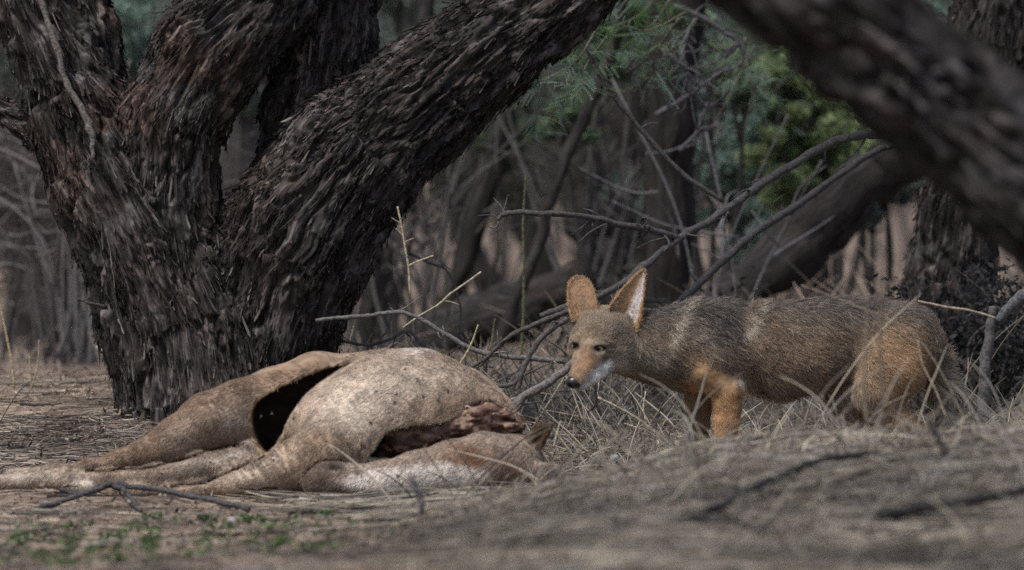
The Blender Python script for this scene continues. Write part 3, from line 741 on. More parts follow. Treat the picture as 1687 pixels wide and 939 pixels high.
# short lying coat
def coat(name, V, Q, W, N, D, n, colf, flow, length, radius, lift, parent, dens=None, jit=.25, kseg=4, curl=.25):
    pv, _ = sample(V, Q, N, 0) if False else (None, None)
    a = np.concatenate([V, W, N], 1)
    ar_ = np.linalg.norm(np.cross(W[Q[:, 2]] - W[Q[:, 0]], W[Q[:, 3]] - W[Q[:, 1]]), axis=1)
    if dens is not None: ar_ = ar_ * dens[Q].mean(1)
    f = np.searchsorted(np.cumsum(ar_) / ar_.sum(), R.random(n)).clip(0, len(Q) - 1)
    s, t = R.random(n)[:, None], R.random(n)[:, None]; q = Q[f]
    m_ = (1 - s) * (1 - t) * a[q[:, 0]] + s * (1 - t) * a[q[:, 1]] + s * t * a[q[:, 2]] + (1 - s) * t * a[q[:, 3]]
    p, wp, nn = m_[:, :3], m_[:, 3:6], nrm(m_[:, 6:])
    fl = flow(p) + R.normal(0, jit, (n, 3)) ; fl = nrm(fl - (fl * nn).sum(1)[:, None] * nn)
    L = length(p) * R.uniform(.6, 1.25, n); lf = lift(p) * R.uniform(.6, 1.4, n)
    tt = np.linspace(0, 1, kseg)
    drop = np.array([0, 0, -1.0])
    pts = wp[:, None] + L[:, None, None] * (fl[:, None] * tt[None, :, None] + (nn * lf[:, None])[:, None] * (tt - curl * tt ** 2)[None, :, None]) - nn[:, None] * .0008
    rad = radius * np.linspace(1, .25, kseg)[None] * R.uniform(.7, 1.3, (n, 1))
    o = strands(name, pts, rad, colf(p), FUR, parent); return o
def kflow(p):
    return np.tile(np.array([-.8, -.1, -.5]), (len(p), 1))
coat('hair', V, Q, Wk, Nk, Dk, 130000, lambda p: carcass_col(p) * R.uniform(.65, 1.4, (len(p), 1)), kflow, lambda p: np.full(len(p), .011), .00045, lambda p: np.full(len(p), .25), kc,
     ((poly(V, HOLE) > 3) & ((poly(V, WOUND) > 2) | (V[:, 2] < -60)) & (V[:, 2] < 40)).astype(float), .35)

# torn dried flesh in the open side
def flesh_fn(p):
    d = chain(p, [(628, 742, -18, 11), (660, 724, -34, 21), (710, 714, -40, 20), (760, 700, -38, 20), (800, 688, -28, 23), (848, 698, -20, 18)], 10)
    for (u, v, r) in ((650, 716, 12), (690, 708, 13), (722, 726, 12), (745, 694, 12), (782, 676, 13), (806, 672, 13), (828, 682, 12), (846, 702, 12), (668, 738, 12), (775, 706, 11)): d = smin(d, ell(p, (u, v, -42), (r * 1.5, r * .7, r)), 8)
    return d + 12 * (fbm(p * np.array([1 / 16, 1 / 8, 1 / 9]), 3, 31) - .5)
Vf, Qf = nets(flesh_fn, (585, 640, -95), (885, 775, 45), 1.8); Wf = to_world(Vf, Dk)
nf = fbm(Vf * np.array([1 / 22, 1 / 8, 1 / 10]), 3, 41)
Cf = mix(np.tile(c3(.075, .04, .03), (len(Vf), 1)), c3(.22, .14, .10), smooth(.45, .62, nf)); Cf = mix(Cf, c3(.13, .06, .048), .55 * smooth(.5, .7, fbm(Vf / 14, 2, 51)))
st = MB(); st.add(Wf, Qf, None, Cf)
for q in range(46):
    u, v = R.uniform(640, 850), 0; v = np.interp(u, [640, 700, 760, 800, 850], [716, 706, 690, 668, 690]) + R.normal(0, 8)
    a = to_world(np.array([[u, v, -40 + R.normal(0, 6)]]), Dk)[0]; e = a + np.array([R.normal(0, .02), -.006, R.normal(-.006, .012)])
    st.tube([a, (a + e) / 2 + R.normal(0, .006, 3), e], [.0022, .0016, .0006], 5, .4, np.array([(.30, .20, .15), (.12, .05, .04), (.42, .34, .27)][q % 3]), 5, q)
mesh('exposed_flesh', st, FLESH, kc)

# flies on the carcass, two pale ones inside the opening
def at_front(Vpx, Wpx, u, v):
    d = (Vpx[:, 0] - u) ** 2 + (Vpx[:, 1] - v) ** 2; c = np.where(d < 18)[0]
    if not len(c): c = np.array([d.argmin()])
    return c[Vpx[c, 2].argmin()]
def fly_mesh(loc, n, colr, size, ang):
    m = MB(); n = n / np.linalg.norm(n); a = np.cross(n, [math.cos(ang), .3, math.sin(ang)]); a /= np.linalg.norm(a); b = np.cross(n, a)
    c = loc + n * size * .35
    m.tube([c - a * size, c - a * size * .3, c + a * size * .45, c + a * size], [size * .1, size * .42, size * .4, size * .22], 8, 0, colr, 3)
    for sg in (-1, 1):
        w0 = c + n * size * .35 + a * size * .3
        m.add([w0, w0 - a * size * 1.1 + b * sg * size * .75, w0 - a * size * 1.5 + b * sg * size * .35, w0 - a * size * .6], [[0, 1, 2, 3]], None, np.array(colr) * 1.8 + .03)
    return m
for u, v in ((584, 604), (620, 638), (655, 660), (655, 645), (726, 657), (482, 686), (452, 750), (690, 622), (655, 776), (740, 640), (700, 650), (305, 722), (350, 756), (270, 775), (612, 690), (668, 604)):
    i = at_front(V, Wk, u, v)
    tag(mesh('fly', fly_mesh(Wk[i], Nk[i], (.02, .017, .016), R.uniform(.0028, .0042), R.uniform(0, 6)), SHINY), 'small dark fly sitting on the hide of the carcass', 'fly', 'dark flies on the carcass')
for u, v in ((430, 691), (446, 678)):
    i = at_front(V, Wk, u, v)
    tag(mesh('fly', fly_mesh(Wk[i] - [0, .004, 0], np.array([0, -1., .2]), (.42, .36, .26), .0038, u), PLAIN), 'pale fly inside the black opening of the carcass', 'fly', 'pale flies in the opening')

# ------------------------------------------------------------------ the jackal
Dj = 20.35
def jackal_fn(p):
    d = chain(p, [(1140, 574, 0, 64), (1200, 574, 0, 64), (1280, 573, 0, 62), (1360, 562, 0, 58), (1430, 558, 0, 55), (1490, 565, 5, 49)], 40, .82)
    d = smin(d, chain(p, [(1150, 534, 0, 30), (1180, 532, 0, 24)], 10), 30)
    d = smin(d, chain(p, [(1290, 598, 0, 48), (1350, 592, 0, 38), (1410, 580, 0, 32)], 20), 26)
    d = smin(d, ell(p, (1165, 560, -44), (44, 56, 24)), 18)
    d = d + 7 * np.exp(-((p[:, 0] - 1232 - .25 * (p[:, 1] - 560)) / 16) ** 2) * (p[:, 2] < 0) + 7 * np.exp(-((p[:, 0] - 1400) / 26) ** 2 - ((p[:, 1] - 575) / 50) ** 2) * (p[:, 2] < 0) + 6 * np.exp(-((p[:, 0] - 1075) / 30) ** 2 - ((p[:, 1] - 620) / 30) ** 2)
    d = smin(d, chain(p, [(1150, 576, -5, 60), (1085, 572, -15, 53), (1030, 562, -28, 46), (1000, 556, -38, 40)], 26), 30)
    # head
    h = ell(p, (991, 551, -58), (44, 42, 46))
    h = smin(h, ell(p, (1004, 578, -56), (33, 30, 36)), 16); h = smin(h, ell(p, (957, 572, -58), (22, 28, 32)), 14)
    h = smin(h, chain(p, [(978, 574, -84, 27), (966, 594, -110, 22), (956, 614, -136, 16), (950, 623, -148, 13)], 12), 16)
    h = smin(h, chain(p, [(990, 600, -82, 20), (972, 618, -112, 12), (958, 630, -134, 8.5)], 10), 8)
    h = smin(h, ell(p, (989, 561, -96), (15, 6, 8)), 7); h = smin(h, ell(p, (951, 559, -90), (11, 6, 8)), 7)     # brows
    h = -smin(-h, ell(p, (988, 572, -110), (10, 4.6, 10)), 3); h = -smin(-h, ell(p, (946, 568, -100), (6.5, 3.7, 10)), 3)
    h = -smin(-h, chain(p, [(960, 629, -152, 1.6), (975, 617, -132, 1.6), (992, 603, -112, 1.4)]), 4)              # mouth
    d = smin(d, h, 26)
    # front legs
    lg = chain(p, [(1140, 566, -42, 38), (1165, 605, -46, 36), (1197, 640, -44, 27), (1196, 690, -42, 21), (1193, 740, -42, 16), (1190, 778, -42, 13), (1182, 794, -46, 13), (1168, 799, -52, 11)], 4)
    d = smin(d, lg, 16)
    d = smin(d, chain(p, [(1150, 600, 34, 34), (1152, 650, 36, 24), (1152, 700, 36, 18), (1150, 760, 36, 13), (1144, 794, 32, 13), (1130, 799, 26, 11)], 4), 14)
    # hind legs
    d = smin(d, chain(p, [(1485, 560, -22, 56), (1470, 600, -32, 52), (1448, 640, -36, 40), (1470, 680, -34, 25), (1516, 722, -32, 15), (1512, 765, -32, 12), (1504, 794, -36, 13), (1488, 799, -42, 11)], 8), 22)
    d = smin(d, chain(p, [(1470, 570, 26, 50), (1430, 620, 34, 40), (1398, 655, 36, 28), (1420, 690, 36, 18), (1450, 725, 34, 14), (1440, 768, 34, 11), (1430, 795, 30, 12), (1414, 799, 24, 11)], 18), 20)
    d = smin(d, chain(p, [(1508, 540, 8, 22), (1538, 585, 14, 20), (1556, 640, 18, 21), (1568, 695, 20, 19), (1574, 745, 20, 8)], 12), 12)
    for (cu, cv, cd) in ((1168, 800, -52), (1130, 800, 26), (1488, 800, -42), (1414, 800, 24)):
        for k in (-1, 0, 1): d = smin(d, ell(p, (cu - 8, cv + 1, cd + 7 * k), (8, 6, 4)), 3)
    return d
Vj, Qj = nets(jackal_fn, (915, 480, -175), (1610, 825, 110), 2.1)
Wj = to_world(Vj, Dj); Nj = vnormals(Wj, Qj)

def jackal_col(p, vary=True):
    n = len(p); u, v, d = p.T
    n1 = fbm(p / 26, 3, 61); n2 = fbm(p / 8, 2, 62)
    rnd = R.random(n) if vary else np.full(n, .5)
    GREY, DARK, TAN, ORG_, CREAM, BROWN = c3(.22, .185, .16), c3(.055, .046, .042), c3(.33, .225, .145), c3(.48, .29, .155), c3(.55, .47, .37), c3(.205, .142, .10)
    C = mix(np.tile(TAN, (n, 1)), BROWN, smooth(.3, .7, n1))
    top = np.interp(u, [1060, 1160, 1340, 1480, 1540], [505, 494, 492, 502, 540])
    back = smooth(70, 8, v - top)
    C = mix(C, GREY * .72, .8 * back); C = mix(C, c3(.13, .12, .115), .55 * smooth(30, 6, v - top) * (u > 1060))
    C = mix(C, c3(.075, .07, .072), .92 * np.clip(gb(p, 1190, 532, 38, 50, .5) * 1.25, 0, 1)); C = mix(C, c3(.12, .115, .115), .8 * np.clip(1.2 * gb(p, 1470, 508, 70, 20, .15), 0, 1)); C = mix(C, c3(.36, .30, .235), .7 * gb(p, 1140, 555, 26, 30, .4))
    C = mix(C, c3(.15, .125, .105), .6 * gb(p, 1390, 560, 40, 50))
    C = mix(C, TAN * 1.15, .7 * gb(p, 1245, 525, 30, 22))
    C = mix(C, c3(.36, .29, .22), .55 * smooth(610, 660, v) * (u > 1215) * (u < 1420))
    C = mix(C, c3(.23, .18, .14), .7 * gb(p, 1060, 600, 45, 40))
    C = mix(C, c3(.38, .34, .30), .55 * gb(p, 1080, 585, 22, 18))
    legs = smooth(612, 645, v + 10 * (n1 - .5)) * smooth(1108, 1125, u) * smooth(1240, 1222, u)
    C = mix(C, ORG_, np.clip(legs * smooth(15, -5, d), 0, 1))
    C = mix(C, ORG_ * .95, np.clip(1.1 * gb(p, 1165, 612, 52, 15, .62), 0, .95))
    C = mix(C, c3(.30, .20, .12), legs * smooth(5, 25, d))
    C = mix(C, c3(.44, .33, .21), .8 * gb(p, 1168, 578, 18, 13))
    for la, lb, wd_, ck, st_ in (((1128, 506, 0), (1092, 588, 0), 5, CREAM * 1.05, .75), ((1142, 506, 0), (1108, 584, 0), 6, DARK, .5), ((1044, 556, 0), (1058, 588, 0), 7, CREAM * .85, .6), ((1058, 590, 0), (1096, 596, 0), 8, CREAM * .8, .6), ((1246, 504, 0), (1236, 540, 0), 5, CREAM * 1.0, .7), ((1232, 540, 0), (1210, 551, 0), 2.2, c3(.7, .66, .6), .6), ((1256, 500, 0), (1250, 530, 0), 5, DARK, .5), ((1100, 590, 0), (1150, 560, 0), 9, BROWN * .6, .35), ((1215, 622, 0), (1250, 652, 0), 5, CREAM, .7), ((1176, 576, 0), (1214, 622, 0), 5, DARK, .5)):
        q2 = p.copy(); q2[:, 2] = 0; C = mix(C, ck, min(1, st_ * 1.35) * np.exp(-(np.maximum(seg(q2, la, lb, 0, 0) + 5 * (n2 - .5), 0) / (wd_ * 1.5)) ** 2) * (d < 10))
    th = gb(p, 1478, 600, 58, 66); C = mix(C, c3(.56, .36, .20), np.clip(th * .95, 0, .9))
    C = mix(C, c3(.50, .31, .17), smooth(650, 690, v) * (u > 1385) * (u < 1530))
    C = mix(C, CREAM, .85 * gb(p, 1390, 622, 10, 36, -.25)); C = mix(C, DARK, .6 * gb(p, 1372, 612, 9, 40, -.2))
    tl = smooth(1528, 1545, u) * smooth(555, 600, v); C = mix(C, c3(.27, .235, .20), tl); C = mix(C, DARK, tl * smooth(700, 740, v))
    # head
    hd = smooth(1050, 1025, u) * (d < -15)
    Hc = np.tile(c3(.29, .22, .155), (n, 1))
    Hc = mix(Hc, c3(.34, .275, .205), .8 * gb(p, 975, 525, 40, 20))
    Hc = mix(Hc, c3(.16, .14, .125), .75 * gb(p, 1008, 552, 16, 16)); Hc = mix(Hc, c3(.17, .15, .13), .6 * gb(p, 944, 540, 9, 16))
    Hc = mix(Hc, c3(.29, .17, .095), .9 * gb(p, 962, 596, 17, 36, .35)); Hc = mix(Hc, c3(.25, .14, .08), .8 * gb(p, 978, 600, 12, 16))
    Hc = mix(Hc, c3(.50, .45, .39), .85 * gb(p, 1022, 600, 20, 20)); Hc = mix(Hc, c3(.10, .085, .075), .6 * gb(p, 1034, 570, 8, 26))
    Hc = mix(Hc, c3(.92, .87, .80), np.clip(1.6 * gb(p, 987, 612, 21, 9, -.72), 0, 1) * (v > 590))
    Hc = mix(Hc, c3(.80, .75, .69), np.clip(1.3 * gb(p, 964, 631, 14, 6, -.5), 0, 1))
    Hc = mix(Hc, c3(.03, .024, .022), np.clip(1.7 * gb(p, 987, 572, 14, 6, .1), 0, 1)); Hc = mix(Hc, c3(.035, .028, .025), np.clip(1.5 * gb(p, 946, 568, 9, 5.5), 0, 1))
    Hc = mix(Hc, c3(.36, .30, .23), .8 * gb(p, 990, 581, 11, 4)); Hc = mix(Hc, c3(.05, .04, .035), .8 * gb(p, 996, 589, 10, 4, -.5))
    Hc = mix(Hc, c3(.42, .36, .28), .6 * gb(p, 985, 561, 12, 4))
    C = mix(C, Hc, hd)
    # agouti tips
    s_ = smooth(1000, 1060, u) * (1 - legs) * (1 - .75 * th.clip(0, 1))
    C = mix(C, DARK, s_ * (rnd < (.2 + .2 * back)) * .85); C = mix(C, CREAM * .8, s_ * (rnd > .80 + .1 * back) * .7)
    n3 = fbm(p * np.array([1 / 9, 1 / 4, 1 / 6]), 2, 63)
    C = C * np.where(hd > .5, R.uniform(.55, 1.45, n) if vary else 1, 1)[:, None]
    return 1.08 * C * (.62 + .76 * n2)[:, None] * (.55 + .9 * n3)[:, None]
jk = empty('jackal', (P(1280, 0, Dj)[0], Dj, .03), 'tawny grey jackal with orange ears and legs, standing and glancing down beside the carcass', 'jackal')
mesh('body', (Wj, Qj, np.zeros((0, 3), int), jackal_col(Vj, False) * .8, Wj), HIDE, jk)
def jflow(p):
    u, v, d = p.T; n = len(p)
    f = np.tile(np.array([.85, 0, -.5]), (n, 1))
    lg = smooth(610, 660, v) * (u > 1060)
    f = f * (1 - lg[:, None]) + np.array([.25, 0, -1]) * lg[:, None]
    hd = smooth(1050, 1030, u) * (d < -15)
    c = np.stack([u - 949, d + 140, -(v - 622)], -1); c = nrm(c) ; c[:, 2] += -.05
    f = f * (1 - hd[:, None]) + c * hd[:, None]
    bel = smooth(600, 640, v) * (u > 1220) * (u < 1420); f = f + bel[:, None] * np.array([.2, 0, -.8])
    return f
def jlen(p):
    u, v, d = p.T
    L = .024 - .013 * np.clip(1.3 * gb(p, 1165, 612, 55, 22, .62), 0, 1)
    L = L + .010 * np.exp(-((v - 505) / 22) ** 2) * (u > 1080) + .012 * smooth(610, 640, v) * (u > 1225) * (u < 1400)
    L = np.where((v > 640) & (u < 1240), .010, L); L = np.where((v > 690) & (u > 1240) & (u < 1535), .011, L)
    L = L - smooth(585, 625, v) * smooth(1108, 1125, u) * smooth(1240, 1222, u) * np.where(v < 640, .012, 0)
    L = np.where(u > 1530, .036, L)
    hd = smooth(1050, 1020, u) * (d < -15); face = .006 + .014 * smooth(35, 90, np.sqrt((u - 949) ** 2 + (v - 622) ** 2))
    ed = np.minimum(np.hypot((u - 988) / 1.5, v - 571), np.hypot((u - 946) / 1.3, v - 568)); face = face * (.22 + .78 * smooth(5, 17, ed))
    return L * (1 - hd) + face * hd
sx = np.where((Vj[:, 2] < 20), 1.0, .25); hm = (Vj[:, 0] < 1045) & (Vj[:, 2] < -20)
eyes = ((Vj[:, 0] - 988) ** 2 + ((Vj[:, 1] - 572) * 1.7) ** 2 < 170) | ((Vj[:, 0] - 946) ** 2 + ((Vj[:, 1] - 568) * 1.6) ** 2 < 60) | ((Vj[:, 0] - 945) ** 2 + (Vj[:, 1] - 625) ** 2 < 60)
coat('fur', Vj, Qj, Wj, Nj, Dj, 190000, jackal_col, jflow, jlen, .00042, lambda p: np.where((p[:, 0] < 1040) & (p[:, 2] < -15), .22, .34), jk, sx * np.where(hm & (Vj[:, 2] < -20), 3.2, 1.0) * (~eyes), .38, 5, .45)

def ear(base, tip, wid, right, face, colf, name='ear', nfur=8000, prof=(.72, .93, 1, .86, .55, .26, .05)):
    base, tip, right, face = [np.array(a, float) for a in (base, tip, right, face)]
    ts = np.linspace(0, 1, 26); ss = np.linspace(-1, 1, 19); T_, S_ = np.meshgrid(ts, ss, indexing='ij')
    wf = np.interp(ts, [0, .15, .35, .6, .8, .93, 1], prof)[:, None] * wid
    ax_ = tip - base
    def surf(off):
        cup = (S_ ** 2) * wf * .55 * (1 - .45 * T_)
        return base + T_[..., None] * ax_ + (S_ * wf)[..., None] * right + (cup + off)[..., None] * face
    A, Bk = surf(0).reshape(-1, 3), surf(-3.0).reshape(-1, 3); m_, k_ = T_.shape; ids = np.arange(m_ * k_).reshape(m_, k_)
    q = np.stack([ids[:-1, :-1], ids[:-1, 1:], ids[1:, 1:], ids[1:, :-1]], -1).reshape(-1, 4)
    nA = len(A); rim = np.concatenate([ids[:, 0], ids[-1, 1:], ids[-2::-1, -1], ids[0, -2:0:-1]]); rn = np.roll(rim, -1)
    qr = np.stack([rim, rn, rn + nA, rim + nA], -1)
    Vp = np.vstack([A, Bk]); Qp = np.vstack([q[:, ::-1], q + nA, qr[:, ::-1]])
    st_ = np.vstack([np.stack([S_.ravel(), T_.ravel(), S_.ravel() * 0 + 1], -1), np.stack([S_.ravel(), T_.ravel(), S_.ravel() * 0 - 1], -1)])
    Cp = colf(st_); W = to_world(Vp, Dj); N = vnormals(W, Qp)
    o = mesh(name, (W, Qp, np.zeros((0, 3), int), Cp, W), HIDE, jk)
    a_ = nrm(to_world(np.array([tip]), Dj) - to_world(np.array([base]), Dj))[0]
    n = nfur; f = R.integers(0, len(Qp), n); s, t = R.random(n)[:, None], R.random(n)[:, None]; qq = Qp[f]
    it = lambda X: (1 - s) * (1 - t) * X[qq[:, 0]] + s * (1 - t) * X[qq[:, 1]] + s * t * X[qq[:, 2]] + (1 - s) * t * X[qq[:, 3]]
    w0, nn, cc_ = it(W), nrm(it(N)), it(Cp); rr_ = colf(it(st_))
    fl = nrm(a_ + R.normal(0, .4, (n, 3))); L = (R.uniform(.003, .006, n) * np.where(np.abs(it(st_))[:, 0] > .8, 1.5, 1) * np.where((R.random(n) < .25) & (it(st_)[:, 1] < .35), 2.2, 1))[:, None, None]; tt = np.linspace(0, 1, 3)[None, :, None]
    strands('ear_fur', w0[:, None] + L * (fl[:, None] * tt + nn[:, None] * .28 * tt), np.tile(np.array([.0004, .0003, .0001]), (n, 1)), rr_ * R.uniform(.85, 1.12, (n, 1)), FUR, o)
    return o
OR_ = c3(.44, .28, .165)
def ear_l(st):
    s, t, f = st.T; C = np.tile(OR_, (len(s), 1)); C = mix(C, c3(.31, .205, .135), .9 * np.exp(-(s / .62) ** 2 - ((t - .45) / .3) ** 2)); C = mix(C, c3(.52, .36, .2), .7 * smooth(.3, .0, t)); return C
def ear_r(st):
    s, t, f = st.T; C = np.tile(OR_ * .95, (len(s), 1)); C = mix(C, c3(.20, .12, .07), .8 * np.exp(-((s - .02) / .13) ** 2) * smooth(.7, .3, t))
    C = mix(C, c3(.50, .455, .43), smooth(.0, .35, s) * smooth(.04, .16, t) * (f > 0)); C = mix(C, c3(.42, .24, .10), smooth(.78, .95, s) * (f > 0)); C = mix(C, c3(.40, .24, .11), smooth(.35, .6, s) * smooth(.22, .08, t)); return C
yl = nrm(np.array([-.25, -.05, -1.0]))
ear((966, 530, -62), (955, 456, -54), 24.5, (.97, .05, -.24), yl, ear_l, prof=(.86, .97, 1, .97, .86, .6, .2))
ear((1021, 526, -68), (1060, 445, -54), 31, nrm(np.array([.75, .66, .05])), nrm(np.array([.25, .05, -1.0])), ear_r, prof=(1, .93, .8, .58, .36, .18, .03))
def ball(c, r, colf, name, mat, parent, n=14, D=Dj):
    m = MB(); th = np.linspace(0, math.pi, n); ph = np.linspace(0, 2 * math.pi, n * 2, endpoint=False); T_, P_ = np.meshgrid(th, ph, indexing='ij')
    X_ = np.stack([np.sin(T_) * np.cos(P_), np.sin(T_) * np.sin(P_), -np.cos(T_)], -1).reshape(-1, 3)
    ids = np.arange(n * 2 * n).reshape(n, 2 * n); nx_ = np.roll(ids, -1, 1)
    q = np.stack([ids[:-1], nx_[:-1], nx_[1:], ids[1:]], -1).reshape(-1, 4)
    m.add(to_world(np.array(c) + X_ * np.array(r), D), q, None, colf(X_)); return mesh(name, m, mat, parent)
def eye_col(g_):
    def f(X_):
        d = nrm(np.array(g_)); a = (X_ * d).sum(1); C = np.tile(c3(.05, .035, .02), (len(X_), 1)); C = mix(C, c3(.36, .28, .16), smooth(.72, .80, a)); return mix(C, c3(.01, .01, .01), smooth(.945, .965, a))
    return f
ball((988, 572, -97), (9, 9, 9), eye_col((-.25, .12, -1)), 'eye', SHINY, jk)
ball((947, 568.5, -80), (6.5, 6.5, 6.5), eye_col((-.45, .12, -1)), 'eye', SHINY, jk)
ball((945, 626, -152), (14, 10.5, 10), lambda X_: np.where(((np.abs(np.abs(X_[:, 0] + .1) - .45) < .16) & (X_[:, 1] > 0) & (X_[:, 1] < .5) & (X_[:, 2] < 0))[:, None], c3(.004, .004, .004), c3(.022, .02, .022)), 'nose', SHINY, jk)

# ------------------------------------------------------------------ dead branches, sticks, stems
def wood(name, label, cat, strokes, D, colr, group=None, wob=.35, mat=TWIG, twigs=0, tl=.06):
    """strokes: (points in picture units with optional own distance, radius from, radius to)"""
    m = MB(); c0 = None
    for q, (pts, r0, r1) in enumerate(strokes):
        W = np.array([P(a[0], a[1], a[2] if len(a) > 2 else D) for a in pts]); k = D / F
        m.tube(W, np.linspace(r0 * k, r1 * k, len(W)), 8, wob, np.array(colr) * R.uniform(.85, 1.15), 7, q + int(W[0, 0] * 50) % 23)
        c = catmull(W, 6)
        for _ in range(twigs):
            i = R.integers(1, len(c) - 1); b = c[i]; t = nrm(c[i + 1] - c[i - 1]); e = b + (t * R.uniform(.2, 1) + R.normal(0, .55, 3) * [1, .5, 1]) * tl * R.uniform(.5, 1.5)
            m.tube([b, (b + e) / 2 + R.normal(0, .008, 3), e], [min(r1, 2.2) * k, 1.3 * k, .7 * k], 5, .5, np.array(colr) * R.uniform(.8, 1.2), 5, i)
    return tag(mesh(name, m, mat), label, cat, group)

GB = (.082, .075, .073)
wood('dead_branch', 'long grey dead branch sloping down from under the arching limb to behind the jackal head', 'branch',
     [([(1452, 218, 22.2), (1390, 228, 22.1), (1320, 262, 22.0), (1250, 306, 21.9), (1180, 358, 21.8), (1120, 392, 21.7), (1060, 440, 21.6), (1000, 482, 21.5), (930, 508, 21.4), (890, 520, 21.4)], 7.5, 5),
      ([(1120, 394, 21.7), (1085, 382, 21.65), (1030, 371, 21.6), (960, 356, 21.55), (900, 352, 21.5), (838, 351, 21.5), (820, 362, 21.5)], 5.5, 4)], 22, GB, twigs=16)
wood('dead_branch', 'second grey dead branch sloping down behind the back of the jackal, nearer the leaning trunk', 'branch',
     [([(1500, 232, 23), (1440, 250, 22.9), (1380, 290, 22.8), (1310, 340, 22.6), (1240, 386, 22.4), (1190, 430, 22.3), (1140, 478, 22.2), (1100, 520, 22.1)], 5.5, 7), ([(1100, 497, 22.1), (1050, 494, 22.1), (1000, 502, 22.1)], 5, 3)], 22.5, GB, twigs=9)
wood('dead_branch', 'thin dark branch hanging from the big slanting limb to the sloping dead branch', 'branch',
     [([(952, 48), (975, 95), (1000, 142), (1040, 195), (1085, 245), (1130, 290), (1192, 332)], 4.5, 4)], 22.2, (.09, .085, .08), twigs=3)
wood('dead_branch', 'dark curved branch dropping in front of the brush beside the jackal nose', 'branch',
     [([(935, 525), (905, 545), (876, 578), (862, 610), (854, 640), (862, 668)], 5, 4.5), ([(935, 512), (880, 535), (838, 556), (800, 590), (775, 606)], 5, 2.5), ([(776, 622), (815, 636), (845, 632), (858, 618)], 4, 3)], 21.3, (.09, .08, .075), twigs=2)
wood('dead_branch', 'grey broken branch propped on the ground between carcass and jackal nose', 'branch',
     [([(842, 680), (862, 655), (890, 638), (920, 618), (950, 590), (975, 560)], 8, 6)], 20.9, (.16, .145, .135), twigs=1)
wood('dead_branch', 'slender grey branch running above the back of the carcass to the jackal face', 'branch',
     [([(520, 528), (570, 522), (620, 518), (660, 514), (700, 530), (740, 554), (780, 576), (840, 588), (930, 596)], 3, 4.5)], 21.4, (.17, .155, .15), twigs=5)
wood('dead_branch', 'thin looping grey twig rising behind the back of the carcass', 'branch',
     [([(540, 556), (600, 568), (640, 560), (672, 545), (690, 562), (720, 588)], 2.5, 3), ([(668, 414), (700, 430), (735, 445), (752, 480), (760, 520), (755, 560)], 2.2, 1.6)], 21.9, (.16, .15, .145), twigs=4)
PALE = (.37, .325, .22)
wood('pale_twig', 'upright pale yellow twig with side shoots above the carcass', 'twig',
     [([(655, 340), (661, 370), (667, 405), (673, 440), (676, 486)], 1.4, 1.9), ([(673, 438), (690, 430), (714, 421)], 1.8, 1.2), ([(661, 368), (650, 362), (645, 358)], 1, .6), ([(664, 388), (652, 376)], 1, .6), ([(664, 400), (682, 392)], 1, .6)], 21.5, PALE, wob=.2)
wood('pale_twig', 'pale yellow stalk slanting up to the right above the carcass', 'twig',
     [([(664, 540), (690, 521), (722, 502), (742, 484), (768, 466), (793, 448)], 1.6, 1.8), ([(730, 495), (745, 498), (756, 502)], 1.2, .8)], 21.4, PALE, wob=.2)
wood('pale_twig', 'short pale yellow stalk standing just behind the carcass back', 'twig', [([(754, 606), (775, 570), (788, 535)], 2.0, 1.5)], 21.1, (.38, .33, .17), wob=.2)
wood('pale_twig', 'greenish pale stem standing left of the jackal, tallest of the stalks', 'twig', [([(858, 600), (862, 520), (863, 440), (862, 360), (866, 290)], 2.6, 1.6)], 22.6, (.26, .25, .13), wob=.25)
wood('pale_twig', 'pale bent grass stalk lying across the gap under the jackal chin', 'twig', [([(985, 655), (1020, 672), (1050, 690), (1078, 712), (1092, 735)], 2.0, 2.2), ([(1064, 694), (1060, 670), (1064, 645)], 1.6, 1.2)], 20.9, (.40, .35, .24), wob=.3)
wood('pale_twig', 'pale forked twig lying right beside the ear of the carcass', 'twig', [([(905, 698), (918, 715), (945, 752)], 1.8, 1.4), ([(912, 738), (920, 705), (924, 694)], 2.0, 1.2)], 19.9, (.44, .39, .28), wob=.2)
wood('dark_twig', 'short dark forked twig hanging under the jackal chin', 'twig', [([(980, 626), (981, 650), (984, 668), (990, 684)], 2.6, 1.6), ([(982, 655), (978, 670), (970, 678)], 1.8, 1.2)], 20.9, (.05, .042, .045), wob=.3)
wood('fallen_twig', 'dark forked fallen branch on the bare ground in front of the carcass legs', 'branch',
     [([(48, 856, 19.3), (62, 838, 19.35), (110, 824, 19.4), (160, 806, 19.45), (184, 797, 19.5), (230, 804, 19.5), (300, 814, 19.5), (350, 824, 19.45), (410, 840, 19.4)], 4.5, 5), ([(186, 800, 19.5), (205, 808, 19.48), (216, 822, 19.45), (232, 842, 19.35)], 6, 3.5), ([(98, 806, 19.5), (120, 812, 19.5), (150, 811, 19.45)], 3, 2.5)], 19.4, (.075, .07, .07), wob=.5, twigs=1)
wood('stick', 'grey weathered stick lying in the dry grass mound below the jackal', 'stick', [([(1388, 728), (1420, 738), (1450, 746), (1475, 752)], 4, 6)], 18.3, (.30, .27, .26), wob=.4)
wood('broken_stem', 'dark upright broken stem in front of the carcass head', 'stem', [([(690, 860), (694, 830), (686, 805), (676, 786)], 4, 6), ([(700, 852), (740, 852)], 3, 2)], 17.9, (.11, .10, .105), wob=.5)
wood('broken_stem', 'dark leaning broken stem in the grass mound at right', 'stem', [([(1566, 770), (1555, 745), (1542, 715), (1530, 690)], 8, 4)], 17.4, (.09, .075, .068), wob=.5)
